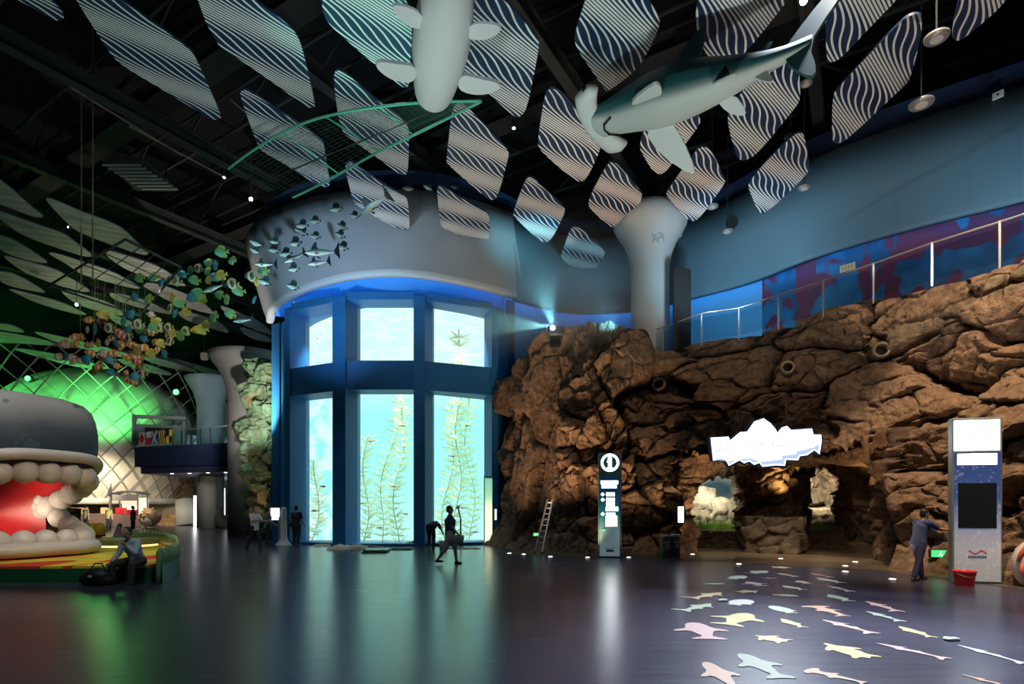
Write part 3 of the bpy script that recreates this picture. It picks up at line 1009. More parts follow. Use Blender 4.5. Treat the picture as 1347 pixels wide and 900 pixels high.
# roof of the cave, sloping down to the back
nu, nv = 110, 70
uu, vv = np.meshgrid(np.linspace(0, 1, nu), np.linspace(0, 1, nv), indexing='ij')
f0, f1 = np.array(W(885, 21.2)), np.array(W(1165, 16.4))
b0, b1 = np.array(W(880, 30.5)), np.array(W(1215, 25.0))
R = np.zeros((nu, nv, 3))
for i in (0, 1):
    R[..., i] = (f0[i] * (1 - uu) + f1[i] * uu) * (1 - vv) + (b0[i] * (1 - uu) + b1[i] * uu) * vv
R[..., 2] = 3.95 - .5 * vv - .5 * np.abs(uu - .5) + relief(uu * 7, vv * 9, 321, 1.5, .45)
grid_mesh('cave_roof', R, rock_m, cliff_o)
# middle pier between the two display windows
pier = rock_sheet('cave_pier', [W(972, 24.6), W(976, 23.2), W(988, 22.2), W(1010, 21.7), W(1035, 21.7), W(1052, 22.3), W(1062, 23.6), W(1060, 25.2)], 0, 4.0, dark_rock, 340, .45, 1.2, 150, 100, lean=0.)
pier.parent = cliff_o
pier['label'] = 'dark rock pier between the two lit displays'
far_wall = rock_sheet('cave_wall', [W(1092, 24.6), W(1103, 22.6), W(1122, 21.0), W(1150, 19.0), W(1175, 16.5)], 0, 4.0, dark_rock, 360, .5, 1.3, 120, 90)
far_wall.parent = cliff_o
# ledges under the displays
stone = rock_mat('dark_stone_ledge', (.07, .055, .045), (.10, .08, .06), (.05, .04, .035))
for nm, a, b, lab in (('stone_ledge', W(898, 23.4), W(974, 22.9), 'low dark stone ledge under the left lit display in the cave'), ('stone_ledge', W(1052, 23.6), W(1102, 22.4), 'low dark stone ledge under the right lit display in the cave')):
    o = rock_sheet(nm, [a, ((a[0] + b[0]) / 2, (a[1] + b[1]) / 2 - .05), b], 0, .72, stone, 380, .12, .5, 80, 24)
    tag(o, lab, 'ledge')
    mb = MB().poly([(a[0], a[1] - .05, .70), (b[0], b[1] - .05, .70), (b[0] + .3, b[1] + 1.2, .70), (a[0] + .3, a[1] + 1.2, .70)])
    mb.build('ledge_top', stone, origin=(0, 0, 0)).parent = o
block = rock_sheet('stone_block', [W(976, 22.6), W(977, 21.2), W(990, 20.8), W(1040, 20.2), W(1058, 20.4), W(1060, 22.2)], 0, 1.35, stone, 395, .12, .7, 120, 34)
tag(block, 'dark stone block wall standing in front of the rock pier in the cave', 'stone block')
MB().poly([(*W(977, 21.1), 1.3), (*W(990, 20.8), 1.3), (*W(1040, 20.2), 1.3), (*W(1060, 20.4), 1.3), (*W(1060, 22.6), 1.3), (*W(976, 22.6), 1.3)]).build('block_top', stone, origin=(0, 0, 0)).parent = block

# left display: painted sky, boulders, a strip of green grass
m = mat('painted_sky', (.3, .5, .7), rough=.8)
n = NT(m)
o_ = n.obj()
cl = n.noise(n.mapping(o_, (.7, .7, 1.6)), .9, 5, .5)
n.set('Base Color', n.ramp(cl, [(.35, (.10, .30, .42)), (.5, (.30, .50, .60)), (.64, (.85, .88, .88))]))
sky = ribbon('painted_backdrop', [(resample(np.array([W(872, 26.2), W(905, 27.2), W(975, 27.0), W(1012, 25.8)]), 30), .6), (resample(np.array([W(872, 26.2), W(905, 27.2), W(975, 27.0), W(1012, 25.8)]), 30), 5.0)], m)
tag(sky, 'painted blue sky backdrop behind boulders in the left cave display', 'painted backdrop')
tag(boulder('display_boulder', (XW(913, 25.6), 25.6, 1.55), (1.15, .6, 1.05), pale_rock, 5), 'tall pale boulder at the left of the left cave display', 'boulder')
tag(boulder('display_boulder', (XW(947, 25.3), 25.3, 1.35), (.80, .55, .78), pale_rock, 9), 'rounded pale boulder at the right of the left cave display', 'boulder')
tag(boulder('display_boulder', (XW(985, 25.6), 25.6, 1.6), (.5, .6, 1.6), pale_rock, 14), 'narrow pale rock against the pier in the left cave display', 'boulder')
grass_m = mat('green_grass', (.12, .26, .04), rough=.8, c2=(.30, .40, .06), nscale=6)
rng = random.Random(2)
g = MB()
for i in range(1400):
    u = rng.random()
    x = XW(895, 24.3) + u * (XW(972, 24.2) - XW(895, 24.3)) + rng.uniform(-.1, .1)
    y = 24.1 + rng.random() * .9
    h = rng.uniform(.12, .36) + (.3 if rng.random() < .04 else 0)
    a, t = rng.uniform(0, 3.14), rng.uniform(-.1, .1)
    dx, dy = math.cos(a) * .018, math.sin(a) * .018
    g.poly([(x - dx, y - dy, .7), (x + dx, y + dy, .7), (x + t, y + t * .5, .7 + h)])
tag(g.build('display_grass', grass_m), 'strip of green grass along the front of the left cave display', 'grass', kind='stuff')
struct(MB().prism([(*W(897, 23.9), .74), (*W(974, 23.5), .74), (*W(974, 23.55), .74), (*W(897, 23.95), .74)], (0, 0, .42)).build('window_20', glass('display_glass', (.9, 1., .85), .06)))
# right display: bright pale rocks
tag(rock_sheet('display_rock_wall', [W(1045, 25.8), W(1070, 26.6), W(1095, 26.0), W(1120, 24.4)], .6, 4.4, pale_rock, 420, .55, 1.0, 90, 80), 'brightly lit pale rock wall in the right cave display', 'rock wall')
tag(boulder('display_boulder', (XW(1078, 24.6), 24.6, 1.15), (.85, .45, .5), pale_rock, 21), 'pale squat boulder low in the right cave display', 'boulder')
g = MB()
for i in range(700):
    u = rng.random()
    x = XW(1056, 23.9) + u * (XW(1100, 23.5) - XW(1056, 23.9))
    y = 23.6 + rng.random() * .6
    h, a, t = rng.uniform(.15, .4), rng.uniform(0, 3.14), rng.uniform(-.1, .1)
    dx, dy = math.cos(a) * .018, math.sin(a) * .018
    g.poly([(x - dx, y - dy, .7), (x + dx, y + dy, .7), (x + t, y + t * .5, .7 + h)])
tag(g.build('display_grass', grass_m), 'strip of green grass along the front of the right cave display', 'grass', kind='stuff')




spot('display_lamp', (XW(930, 24.2), 24.0, 3.0), (XW(940, 26), 26.6, 1.9), 130, (1, .92, .78), 130, 1.0, .1)
spot('display_lamp', (XW(940, 24.2), 23.6, 3.1), (XW(940, 24.5), 24.8, .7), 200, (1, .95, .7), 120, 1.0, .1)
spot('display_lamp', (XW(1075, 24), 23.8, 3.0), (XW(1080, 26), 25.8, 1.8), 260, (1, .84, .58), 130, 1.0, .1)
spot('cave_lamp', (XW(1035, 21.0), 20.9, 2.0), (XW(1022, 21.5), 21.6, 4.2), 420, (1.0, .62, .22), 110, 1.0, .06)
spot('cave_lamp', (XW(1135, 18.6), 18.5, 2.2), (XW(1140, 18.8), 18.9, 4.2), 50, (1.0, .62, .22), 100, 1.0, .06)
spot('cave_lamp', (XW(960, 20), 19.6, 3.3), (XW(985, 20), 20.5, 0), 260, (1.0, .75, .5), 90, 1.0, .06)
spot('cave_lamp', (XW(1090, 17.6), 18.0, 3.2), (XW(1090, 19), 19.4, 0), 420, (1.0, .75, .5), 100, 1.0, .06)

# ------------------------------------------------------------------ rock left of the tower
green_rock = rock_mat('green_tinted_rock', (.10, .11, .07), (.07, .16, .10), (.20, .12, .06), .6)
o = rock_sheet('rock_column', [W(322, 31.4), W(325, 30.4), W(335, 29.6), W(350, 29.4), W(362, 29.8)], 0, 9.4, green_rock, 510, .6, 1.5, 90, 240)
tag(o, 'narrow green and brown rock column against the left flank of the tower', 'rock column')
spot('rock_column_spot', (-13.0, 22.5, 8.0), (-12.8, 29.5, 6.5), 800, (1.0, .80, .55), 50, .8)
spot('rock_column_spot', (-13.6, 27.2, .4), (-13.0, 29.6, 3.5), 350, (1.0, .55, .28), 80, .8)
# ------------------------------------------------------------------ hanging animals
pale = mat('pale_whale_paint', (.62, .64, .64), rough=.4)
painted = mat_attr('countershaded_paint', .5)


def body(name, st, m, parent=None, seg=20, dark=(.02, .10, .11), light=(.62, .64, .60), line=-.1, soft_=.25, colf=None):
    """Loft along +x..-x. st: (x, y, z, half width, up, down)."""
    xs = catmull([(*s_[:3], *s_[3:]) for s_ in st], len(st) * 5)
    a = np.linspace(0, 2 * np.pi, seg + 1)
    B = np.zeros((len(xs), seg + 1, 3))
    Cc = np.zeros((len(xs), seg + 1, 3))
    for i, q in enumerate(xs):
        w, u, d_ = max(q[3], .004), max(q[4], .004), max(q[5], .004)
        s_, c_ = np.sin(a), np.cos(a)
        B[i, :, 0] = q[0]
        B[i, :, 1] = q[1] + w * c_
        B[i, :, 2] = q[2] + np.where(s_ > 0, u, d_) * s_
        k = np.clip((s_ - line) / soft_ + .5, 0, 1)[:, None]
        k = k * k * (3 - 2 * k)
        Cc[i] = np.array(light) * (1 - k) + np.array(dark) * k
    if colf is not None:
        Cc = colf(B)
    return grid_mesh(name, B, m, parent, col=Cc)


def fin(name, pts, m, parent, th=.03, plane='xz', at=(0, 0, 0), rot=(0, 0, 0), rounds=1):
    """Flat fin with its outline in a plane of the animal."""
    pts = chaikin([Vector((a, 0, b)) if plane == 'xz' else Vector((a, b, 0)) for a, b in pts], rounds)
    off = Vector((0, th, 0)) if plane == 'xz' else Vector((0, 0, th))
    M = Euler(rot).to_matrix()
    o = MB().prism([M @ (p - off * .5) + Vector(at) for p in pts], M @ off).build(name, m, parent)
    return o


# hammerhead shark
shark = thing('hanging_hammerhead_shark', 'large dark backed hammerhead shark model hanging over the rock, nose to the left', 'shark model', (3.95, 13.25, 11.35), math.atan2(2.7, -4.0))
shark.rotation_euler = (math.radians(10), math.radians(-3), math.atan2(2.7, -4.0))
body('body', [(2.35, 0, 0, .10, .05, .06), (2.15, 0, 0, .42, .18, .18), (1.75, 0, .02, .44, .34, .32), (1.2, 0, .03, .52, .52, .44), (.5, 0, .02, .60, .66, .54), (-.3, 0, .0, .54, .62, .50), (-1.1, 0, -.02, .38, .42, .36), (-1.8, 0, .0, .22, .26, .20), (-2.3, 0, .06, .13, .18, .14), (-2.7, 0, .16, .05, .16, .10)], painted, shark, 28, line=-.66, soft_=.35, light=(.46, .50, .47))
teal_d = mat('dark_teal_fin', (.025, .095, .10), rough=.5)
pale_f = mat('pale_fin', (.60, .64, .62), rough=.5)
# hammer: a wing across the front of the head
rings = []
for y in np.linspace(-1.05, 1.05, 17):
    k = abs(y) / 1.05
    ch, th = .34 + .10 * k ** 2 - (.36 * max(0, k - .88) / .12), .15 + .06 * k ** 3 - .12 * max(0, k - .88) / .12
    x0 = 2.28 - .34 * k ** 2
    rings.append([(x0 + ch * math.cos(t) * .75, y, .02 + th * math.sin(t)) for t in np.linspace(0, 2 * math.pi, 14, endpoint=False)])
MB().loft(rings).build('hammer', pale_f, shark, True)
for sg in (-1, 1):
    MB().ball((2.02, sg * 1.03, .03), .07, 10, 6).build('eye', mat('black_eye', (.01, .01, .01), rough=.2) if sg < 0 else bpy.data.materials['black_eye'], shark, True)
MB().tube([(1.62, -.30, -.27), (1.86, -.16, -.28), (1.92, 0, -.26), (1.86, .16, -.28), (1.62, .30, -.27)], .03, 6).build('mouth', bpy.data.materials['black_eye'], shark, True)
fin('dorsal_fin', [(.75, .45), (-.1, .42), (-.32, .62), (-.45, 1.55), (-.30, 1.62), (.15, 1.1)], teal_d, shark, .06)
fin('second_dorsal_fin', [(-1.35, .28), (-1.75, .2), (-1.95, .48), (-1.85, .5)], teal_d, shark, .04)
fin('tail_fin', [(-2.2, .2), (-2.2, -.05), (-2.35, -.35), (-2.75, -.75), (-2.85, -.6), (-2.65, .05), (-3.0, .7), (-3.75, 1.75), (-3.7, 1.85), (-3.1, 1.35), (-2.55, .7)], teal_d, shark, .08)
for sg in (-1, 1):
    fin('pectoral_fin', [(1.05, 0), (.35, 0), (.15, sg * .45), (-.05, sg * 1.25), (.1, sg * 1.3), (.75, sg * .65)], pale_f, shark, .06, 'xy', (0, sg * .40, -.24), (sg * -.62, 0, 0))
    fin('pelvic_fin', [(-.75, 0), (-1.15, 0), (-1.4, sg * .45), (-1.25, sg * .5), (-.95, sg * .32)], pale_f, shark, .04, 'xy', (0, sg * .2, -.26), (sg * -.7, 0, 0))
fin('anal_fin', [(-1.5, -.15), (-1.8, -.12), (-2.05, -.5), (-1.9, -.5)], pale_f, shark, .04)

# pale whale hanging nose down the hall
wh = thing('hanging_white_whale', 'pale grey whale model hanging head first above the net frame', 'whale model', (-1.42, 11.35, 10.95), math.atan2(3.5, -.85))
wh.rotation_euler = (0, math.radians(-2), math.atan2(3.5, -.85))
body('body', [(1.85, 0, -.02, .03, .03, .03), (1.76, 0, 0, .26, .22, .22), (1.5, 0, 0, .40, .36, .36), (1.0, 0, 0, .48, .48, .46), (.2, 0, 0, .56, .55, .52), (-.6, 0, 0, .54, .52, .50), (-1.4, 0, 0, .42, .42, .40), (-2.2, 0, .03, .24, .26, .24), (-2.8, 0, .06, .12, .14, .12), (-3.1, 0, .08, .05, .06, .05)], painted, wh, 28, dark=(.42, .46, .48), light=(.62, .63, .62), line=.2, soft_=.6)
MB().ball((1.66, 0, .06), (.30, .30, .22), 18, 10).build('melon', pale, wh, True)
MB().tube([(1.40, -.36, -.12), (1.66, -.27, -.17), (1.80, 0, -.16), (1.66, .27, -.17), (1.40, .36, -.12)], .016, 6).build('mouth_line', mat('grey_crease', (.22, .24, .25)), wh, True)
for sg in (-1, 1):
    MB().ball((1.42, sg * .37, .04), .03, 8, 6).build('eye', bpy.data.materials['black_eye'], wh, True)
    fin('flipper', [(.62, 0), (.10, 0), (.0, sg * .35), (-.18, sg * .80), (.0, sg * .86), (.45, sg * .50)], pale, wh, .07, 'xy', (.25, sg * .46, -.22), (sg * -.3, 0, 0), 2)
    fin('rear_flipper', [(-.55, 0), (-.95, 0), (-1.25, sg * .55), (-1.1, sg * .60), (-.75, sg * .38)], pale, wh, .05, 'xy', (0, sg * .42, -.2), (sg * -.3, 0, 0), 2)
    fin('fluke', [(-2.9, 0), (-3.15, 0), (-3.6, sg * .75), (-3.45, sg * .85), (-3.1, sg * .5)], pale, wh, .06, 'xy', (0, 0, .07), (0, 0, 0), 2)

# ------------------------------------------------------------------ schools of hanging fish
def fish_proto(kind):
    t = bpy.data.objects.new('hanging_' + kind[0], None)
    COL.objects.link(t)
    nm, L, Hh_, Wd, cols, pat = kind
    A1, A2, A3 = [np.array(c) for c in cols]

    def colf(B):
        x = B[..., 0] / L
        z = B[..., 2] / Hh_
        if pat == 'bands':
            k = (np.sin(x * 17 + .6) > .35).astype(float)
        elif pat == 'ring':
            r_ = np.hypot((x - .02) * 1.5, z * .9)
            k = ((r_ > .30) & (r_ < .48)).astype(float)
        elif pat == 'top':
            k = np.clip((z + .05) * 6, 0, 1)
        else:
            k = np.clip(.5 - x * 3, 0, 1)
        return A1 * (1 - k)[..., None] + A2 * k[..., None]
    h = Hh_ / 2
    body('body', [(L * .5, 0, 0, .01, .01, .01), (L * .42, 0, 0, Wd * .5, h * .45, h * .45), (L * .18, 0, 0, Wd, h, h * .95), (-L * .1, 0, 0, Wd * .9, h * .95, h), (-L * .33, 0, 0, Wd * .45, h * .38, h * .38), (-L * .44, 0, 0, Wd * .2, h * .2, h * .2)], painted, t, 12, colf=colf)
    fm = mat(nm + '_fin_paint', cols[2], rough=.5)
    fin('tail_fin', [(-L * .4, h * .15), (-L * .4, -h * .15), (-L * .64, -h * .62), (-L * .56, 0), (-L * .64, h * .62)], fm, t, .012)
    tf = 1.9 if nm == 'dark_triggerfish' else 1.
    fin('dorsal_fin', [(L * .2, h * .8), (-L * .34, h * .3), (-L * .42, h * .95 * tf), (-L * .15, h * 1.35 * tf), (L * .1, h * 1.2 * tf)], fm, t, .012)
    fin('belly_fin', [(L * .02, -h * .8), (-L * .32, -h * .3), (-L * .40, -h * .9), (-L * .16, -h * 1.25)], fm, t, .012)
    return t


KINDS = {
    'o': ('orange_reef_fish', .50, .30, .09, [(.80, .30, .03), (.85, .78, .66), (.85, .38, .04)], 'bands'),
    'y': ('yellow_reef_fish', .50, .38, .06, [(.62, .50, .06), (.35, .38, .12), (.66, .52, .05)], 'front'),
    'g': ('green_reef_fish', .52, .40, .07, [(.10, .40, .22), (.16, .34, .12), (.30, .42, .08)], 'front'),
    'b': ('blue_reef_fish', .50, .38, .06, [(.03, .20, .32), (.05, .32, .38), (.06, .25, .30)], 'front'),
    'r': ('ringed_reef_fish', .50, .42, .06, [(.06, .07, .06), (.55, .56, .34), (.38, .38, .14)], 'ring'),
    'd': ('red_reef_fish', .48, .32, .08, [(.50, .07, .03), (.70, .52, .42), (.55, .12, .05)], 'bands'),
    'p': ('pale_reef_fish', .46, .34, .08, [(.62, .46, .34), (.75, .70, .60), (.60, .38, .22)], 'bands'),
    't': ('dark_triggerfish', .46, .22, .05, [(.30, .42, .40), (.02, .06, .07), (.015, .04, .05)], 'top'),
}
FLAB = {
    'o': ('small orange fish with pale bands in the school hanging over the green dome', 'orange fish of the hanging school'),
    'y': ('small yellow disc shaped fish in the hanging school left of the tower', 'yellow fish of the hanging school'),
    'g': ('small green disc shaped fish in the hanging school left of the tower', 'green fish of the hanging school'),
    'b': ('small blue disc shaped fish in the hanging school left of the tower', 'blue fish of the hanging school'),
    'r': ('small dark fish with a pale ring mark in the hanging school', 'ringed fish of the hanging school'),
    'd': ('small dark red fish among the orange ones of the hanging school', 'red fish of the hanging school'),
    'p': ('small pinkish cream fish in the school hanging over the green dome', 'cream fish of the hanging school'),
    't': ('small dark topped fish with tall fins hanging in front of the grey drum', 'dark small fish in front of the drum'),
}
SCHOOL = '''o116,421 o132,422 d138,421 y135,414 p115,434 b125,434 r143,432 o99,444 o107,444 p85,453 o99,453 o114,454 p120,454 y129,452 o146,445 p141,451
o155,437 d159,441 b168,434 b162,423 b172,414 b177,391 g194,395 p198,414 r181,427 g185,434 r169,445 o157,452 b152,451 o159,456 b189,446 y205,423 g201,430 r208,431 o197,437
d203,451 o207,460 y211,452 r221,431 r219,439 y227,439 r223,449 r244,436 g238,442 y257,434 y264,434 y270,427 o174,455 o182,458 o189,458 y180,462 b216,466 y198,466
o166,470 o173,469 o179,472 o187,471 d180,476 o185,483 o148,465 p135,465 o134,472 o141,471 b144,474 o119,465 p77,470 b85,469 p94,471 p96,476 p107,475 b114,473 o127,483 o133,482
o122,490 o152,481 b146,490 d152,491 o166,491 o168,500 o177,504 r185,493 b177,496
g291,332 g305,343 g274,346 b283,350 g273,357 g250,356 r260,353 b240,361 g255,369 r223,369 r230,369 y274,369 b282,365 y290,363 r305,374 g313,383 g288,388 g298,395 g260,386
b252,392 g259,391 y267,395 y227,392 g235,399 b243,402 r224,406 b230,413 y244,411 g302,413 g281,417 b334,395 b327,363 r331,364 g346,357 y338,371 g183,366 g202,365 b212,372
g195,394 t337,320 t335,330 t361,318 t360,329 t388,320 t375,334 t386,354 t385,377 t347,371 t397,297 t396,305 t414,291 t414,311 t442,275 t449,298 t447,309 t450,325 t466,284
t470,261 t537,248 t563,247 t598,246'''.split()
rng = random.Random(11)
protos = {}
for it in SCHOOL:
    kd = it[0]
    px, py = map(float, it[1:].split(','))
    if kd not in protos:
        protos[kd] = fish_proto(KINDS[kd])
        f_ = protos[kd]
    else:
        f_ = copy_tree(protos[kd])
    far = 1 if kd in 'odp' else 0
    Y = (21.0 if kd == 't' else 23.0 + 1.2 * far) + rng.uniform(-1.0, 1.0)
    f_.location = P(px, py, Y)
    yaw = rng.uniform(2.4, 3.9) if kd != 't' else rng.uniform(3.0, 3.9)
    f_.rotation_euler = (rng.uniform(-.2, .2), rng.uniform(-.35, .35), yaw)
    s_ = rng.uniform(.72, 1.0)
    f_.scale = (s_, s_, s_)
    lab, grp = FLAB[kd]
    tag(f_, lab, 'fish model', grp)


def swordfish(px, py, L, Y, pitch, yaw, lab, bill=True):
    t = thing('hanging_swordfish' if bill else 'hanging_tuna', lab, 'fish model', P(px, py, Y), yaw)
    t.rotation_euler = (0, pitch, yaw)
    body('body', [(L * .42, 0, 0, .01, .012, .012), (L * .34, 0, 0, L * .04, L * .05, L * .05), (L * .15, 0, 0, L * .07, L * .105, L * .10), (-L * .12, 0, 0, L * .055, L * .085, L * .08), (-L * .34, 0, 0, L * .025, L * .035, L * .03), (-L * .46, 0, 0, L * .012, L * .015, L * .015)], painted, t, 14, dark=(.04, .20, .18), light=(.50, .58, .52), line=0, soft_=.5)
    fm = bpy.data.materials['dark_triggerfish_fin_paint']
    if bill:
        MB().tube([(L * .40, 0, .005), (L * .68, 0, -.01)], [L * .014, L * .002], 8).build('bill', fm, t, True)
        fin('dorsal_fin', [(L * .24, L * .09), (-L * .02, L * .075), (L * .06, L * .15), (L * .04, L * .30), (L * .09, L * .32), (L * .18, L * .20)], fm, t, .02)
    else:
        fin('dorsal_fin', [(L * .10, L * .09), (-L * .06, L * .08), (-L * .06, L * .2), (-L * .02, L * .2)], fm, t, .02)
    fin('tail_fin', [(-L * .42, .02), (-L * .42, -.02), (-L * .60, -L * .22), (-L * .56, -L * .22), (-L * .47, 0), (-L * .58, L * .28), (-L * .62, L * .28)], fm, t, .02)
    for sg in (-1, 1):
        fin('pectoral_fin', [(L * .16, 0), (L * .08, 0), (-L * .02, sg * L * .16), (L * .02, sg * L * .17)], fm, t, .015, 'xy', (0, sg * L * .05, -L * .05), (sg * -.5, 0, 0))


swordfish(347, 348, .78, 21.0, .05, 3.3, 'swordfish model nearest the left edge of the grey drum')
swordfish(386, 340, .85, 20.5, .55, 3.5, 'nose down swordfish model second from the left edge of the drum')
swordfish(420, 332, 1.15, 20.0, .12, 3.35, 'largest swordfish model, in the middle of the pack before the drum')
swordfish(417, 346, .8, 20.6, .2, 3.3, 'swordfish model swimming right under the largest one')
swordfish(491, 271, 1.3, 19.5, .75, 3.6, 'steeply diving swordfish model in front of a striped panel')
swordfish(279, 380, .85, 21.5, .45, 3.4, 'silver fish model without bill among the green fish', False)
swordfish(318, 422, .75, 22.5, .2, 3.4, 'silver fish model without bill beside the lower edge of the drum', False)

# ------------------------------------------------------------------ net frame, string grid, ceiling fittings
bamboo = mat('green_lit_pole', (.10, .50, .34), rough=.45)
net = thing('hanging_net_frame', 'pointed frame of two long green poles with a fine net, hung before the drum', 'net frame', (0, 0, 0))
up = [PZ(x, y, z) for x, y, z in ((300, 222, 12.2), (345, 190, 12.3), (395, 164, 12.4), (450, 148, 12.4), (520, 138, 12.3), (575, 134, 12.2), (633, 133, 12.1))]
dn = [PZ(x, y, z) for x, y, z in ((385, 260, 12.1), (430, 238, 12.1), (490, 204, 12.1), (540, 180, 12.1), (590, 155, 12.1), (633, 133.5, 12.1))]
upc, dnc = catmull(up, 40), catmull(dn, 40)
MB().tube(upc, .035, 8).build('pole', bamboo, net, True)
MB().tube(dnc, .035, 8).build('pole', bamboo, net, True)
for k_ in (10, 17, 24):
    MB().tube([upc[k_], dnc[k_]], .022, 6).build('cross_bar', bamboo, net, True)
MB().tube([upc[2] * .5 + dnc[2] * .5, upc[30] * .5 + dnc[30] * .5], .02, 6).build('centre_bar', steel, net, True)
nb = MB()
for k_ in range(1, 39):
    nb.tube([upc[k_], dnc[k_]], .004, 3, False)
for j in np.linspace(.06, .94, 16):
    nb.tube(upc * (1 - j) + dnc * j, .004, 3, False)
nb.build('net', mat('dark_netting', (.04, .10, .09)), net)

grid = thing('hanging_string_grid', 'square dark metal grid with strings that carry the fish school', 'hanging grid', (0, 0, 0))
zc = 11.6
q = [PZ(205, 376, zc), PZ(296, 314, zc), PZ(386, 352, zc), PZ(282, 412, zc)]
q = [P(205, 376, 22.5), P(292, 314, 23.5), P(376, 352, 25.0), P(284, 412, 23.0)]
q = [Vector((v.x, v.y, 10.6)) for v in (PZ(64, 376, 10.6), PZ(165, 315, 10.6), PZ(238, 352, 10.6), PZ(183, 415, 10.6))]
for i in range(4):
    MB().tube([q[i], q[(i + 1) % 4]], .045, 6).build('frame_bar', steel, grid, True)
for k_ in (.25, .5, .75):
    MB().tube([q[0].lerp(q[1], k_), q[3].lerp(q[2], k_)], .02, 5).build('cross_bar', steel, grid, True)
    MB().tube([q[0].lerp(q[3], k_), q[1].lerp(q[2], k_)], .02, 5).build('cross_bar', steel, grid, True)
string_m = mat('pale_string', (.32, .24, .17), rough=.6)
for px in (107, 122):
    a = PZ(px, 375 - (px - 107) * .5, 10.6)
    MB().tube([a, (a.x, a.y, 21.9)], .03, 5).build('hanging_rope', mat('brown_rope', (.26, .19, .14)) if px == 107 else bpy.data.materials['brown_rope'], grid, True)
for i in range(34):
    a = q[0].lerp(q[3], rng.random()).lerp(q[1].lerp(q[2], rng.random()), rng.uniform(.0, .55))
    MB().tube([a, (a.x, a.y, a.z - rng.uniform(.8, 2.2))], .005, 3).build('string', string_m, grid)

lens_w = glow('warm_lamp_lens', (1, .82, .55), 30)
lens_c = glow('cool_lamp_lens', (.8, .95, 1), 12)
lens_g = glow('green_lamp_lens', (.10, 1, .2), 4)
black_m = mat('black_metal', (.015, .015, .016), rough=.45)


def fixture(px, py, Y, lens, lab, r=.09, aim=(0, -1, -.6), name='ceiling_spotlight', drop=2.):
    p = P(px, py, Y)
    t = thing(name, lab, 'spotlight', p)
    d = Vector(aim).normalized()
    MB().tube([-d * .32, -d * .3, d * .02], [r * .6, r * 1.15, r * 1.25], 12).build('housing', black_m, t, True)
    MB().tube([d * .021, d * .03], [r, r * .95], 12).build('lens', lens, t, True)
    MB().tube([(0, 0, r), (0, 0, drop)], .015, 5).build('hanging_rod', steel, t)
    return t


fixture(330, 262, 23, lens_w, 'bright warm spotlight hung left of the top of the drum', .07, (.3, -1, -.55))
fixture(1057, 1, 11.2, lens_w, 'bright warm spotlight behind the tail of the hammerhead', .07, (-.35, -1, -.9))
fixture(101, 401, 27, lens_c, 'small bright spotlight above the orange fish, left of the strings', .07, (.2, -1, -.2))
fixture(90, 299, 24, lens_c, 'tiny spotlight between the silvery panels at the far left', .03, (.2, -1, -.3))
for px, py, Y, lab in ((676, 168, 19, 'small round hanging lamp left of the striped panel behind the shark head'), (295, 233, 22.5, 'tiny hanging lamp on the rail left of the drum')):
    fixture(px, py, Y, lens_c, lab, .05, (0, -.3, -1))
disc_m = mat('grey_lamp_disc', (.35, .37, .38), rough=.35, metal=.5)
for px, py, Y, lab in ((1232, 50, 12.5, 'round hanging disc lamp at the upper right between two panels'), (1212, 137, 14.5, 'round hanging disc lamp over the top edge of the blue wall'), (1040, 181, 18.5, 'round hanging disc lamp at the corner of a dim striped panel'), (1058, 247, 20, 'round hanging disc lamp in front of the blue wall, under a dim striped panel'), (937, 272, 23, 'round hanging disc lamp right of the mushroom column, by the wall edge'), (957, 305, 23.5, 'disc lamp on a double rod, lowest on the blue wall'), (1060, 110, 16, 'small disc lamp beside the striped panel below the shark tail')):
    t = thing('hanging_disc_lamp', lab, 'hanging lamp', P(px, py, Y))
    r = 14.5 * Y / F * (1 if px > 1100 else .55)
    MB().lathe([(r * .25, .12), (r, .04), (r, 0), (r * .9, -.03)], seg=20).build('lamp_disc', disc_m, t, True)
    MB().lathe([(r * .55, -.032), (r * .5, -.05)], seg=16).build('lamp_lens', mat('dull_lens', (.6, .6, .55), rough=.2) if px == 1232 else bpy.data.materials['dull_lens'], t)
    MB().tube([(0, 0, .1), (0, 0, 4)], .018, 5).build('hanging_rod', steel, t)
t = thing('hanging_bulb_lamp', 'small white bulb lamp hanging just right of the mushroom column', 'hanging lamp', P(893, 308, 24.5))
MB().lathe([(.04, .3), (.05, .15), (.14, .0), (.12, -.1), (.03, -.13)], seg=16).build('lamp_shade', mat('white_lamp', (.7, .72, .75), rough=.3), t, True)
MB().tube([(0, 0, .28), (0, 0, 2.6)], .012, 5).build('hanging_rod', steel, t)
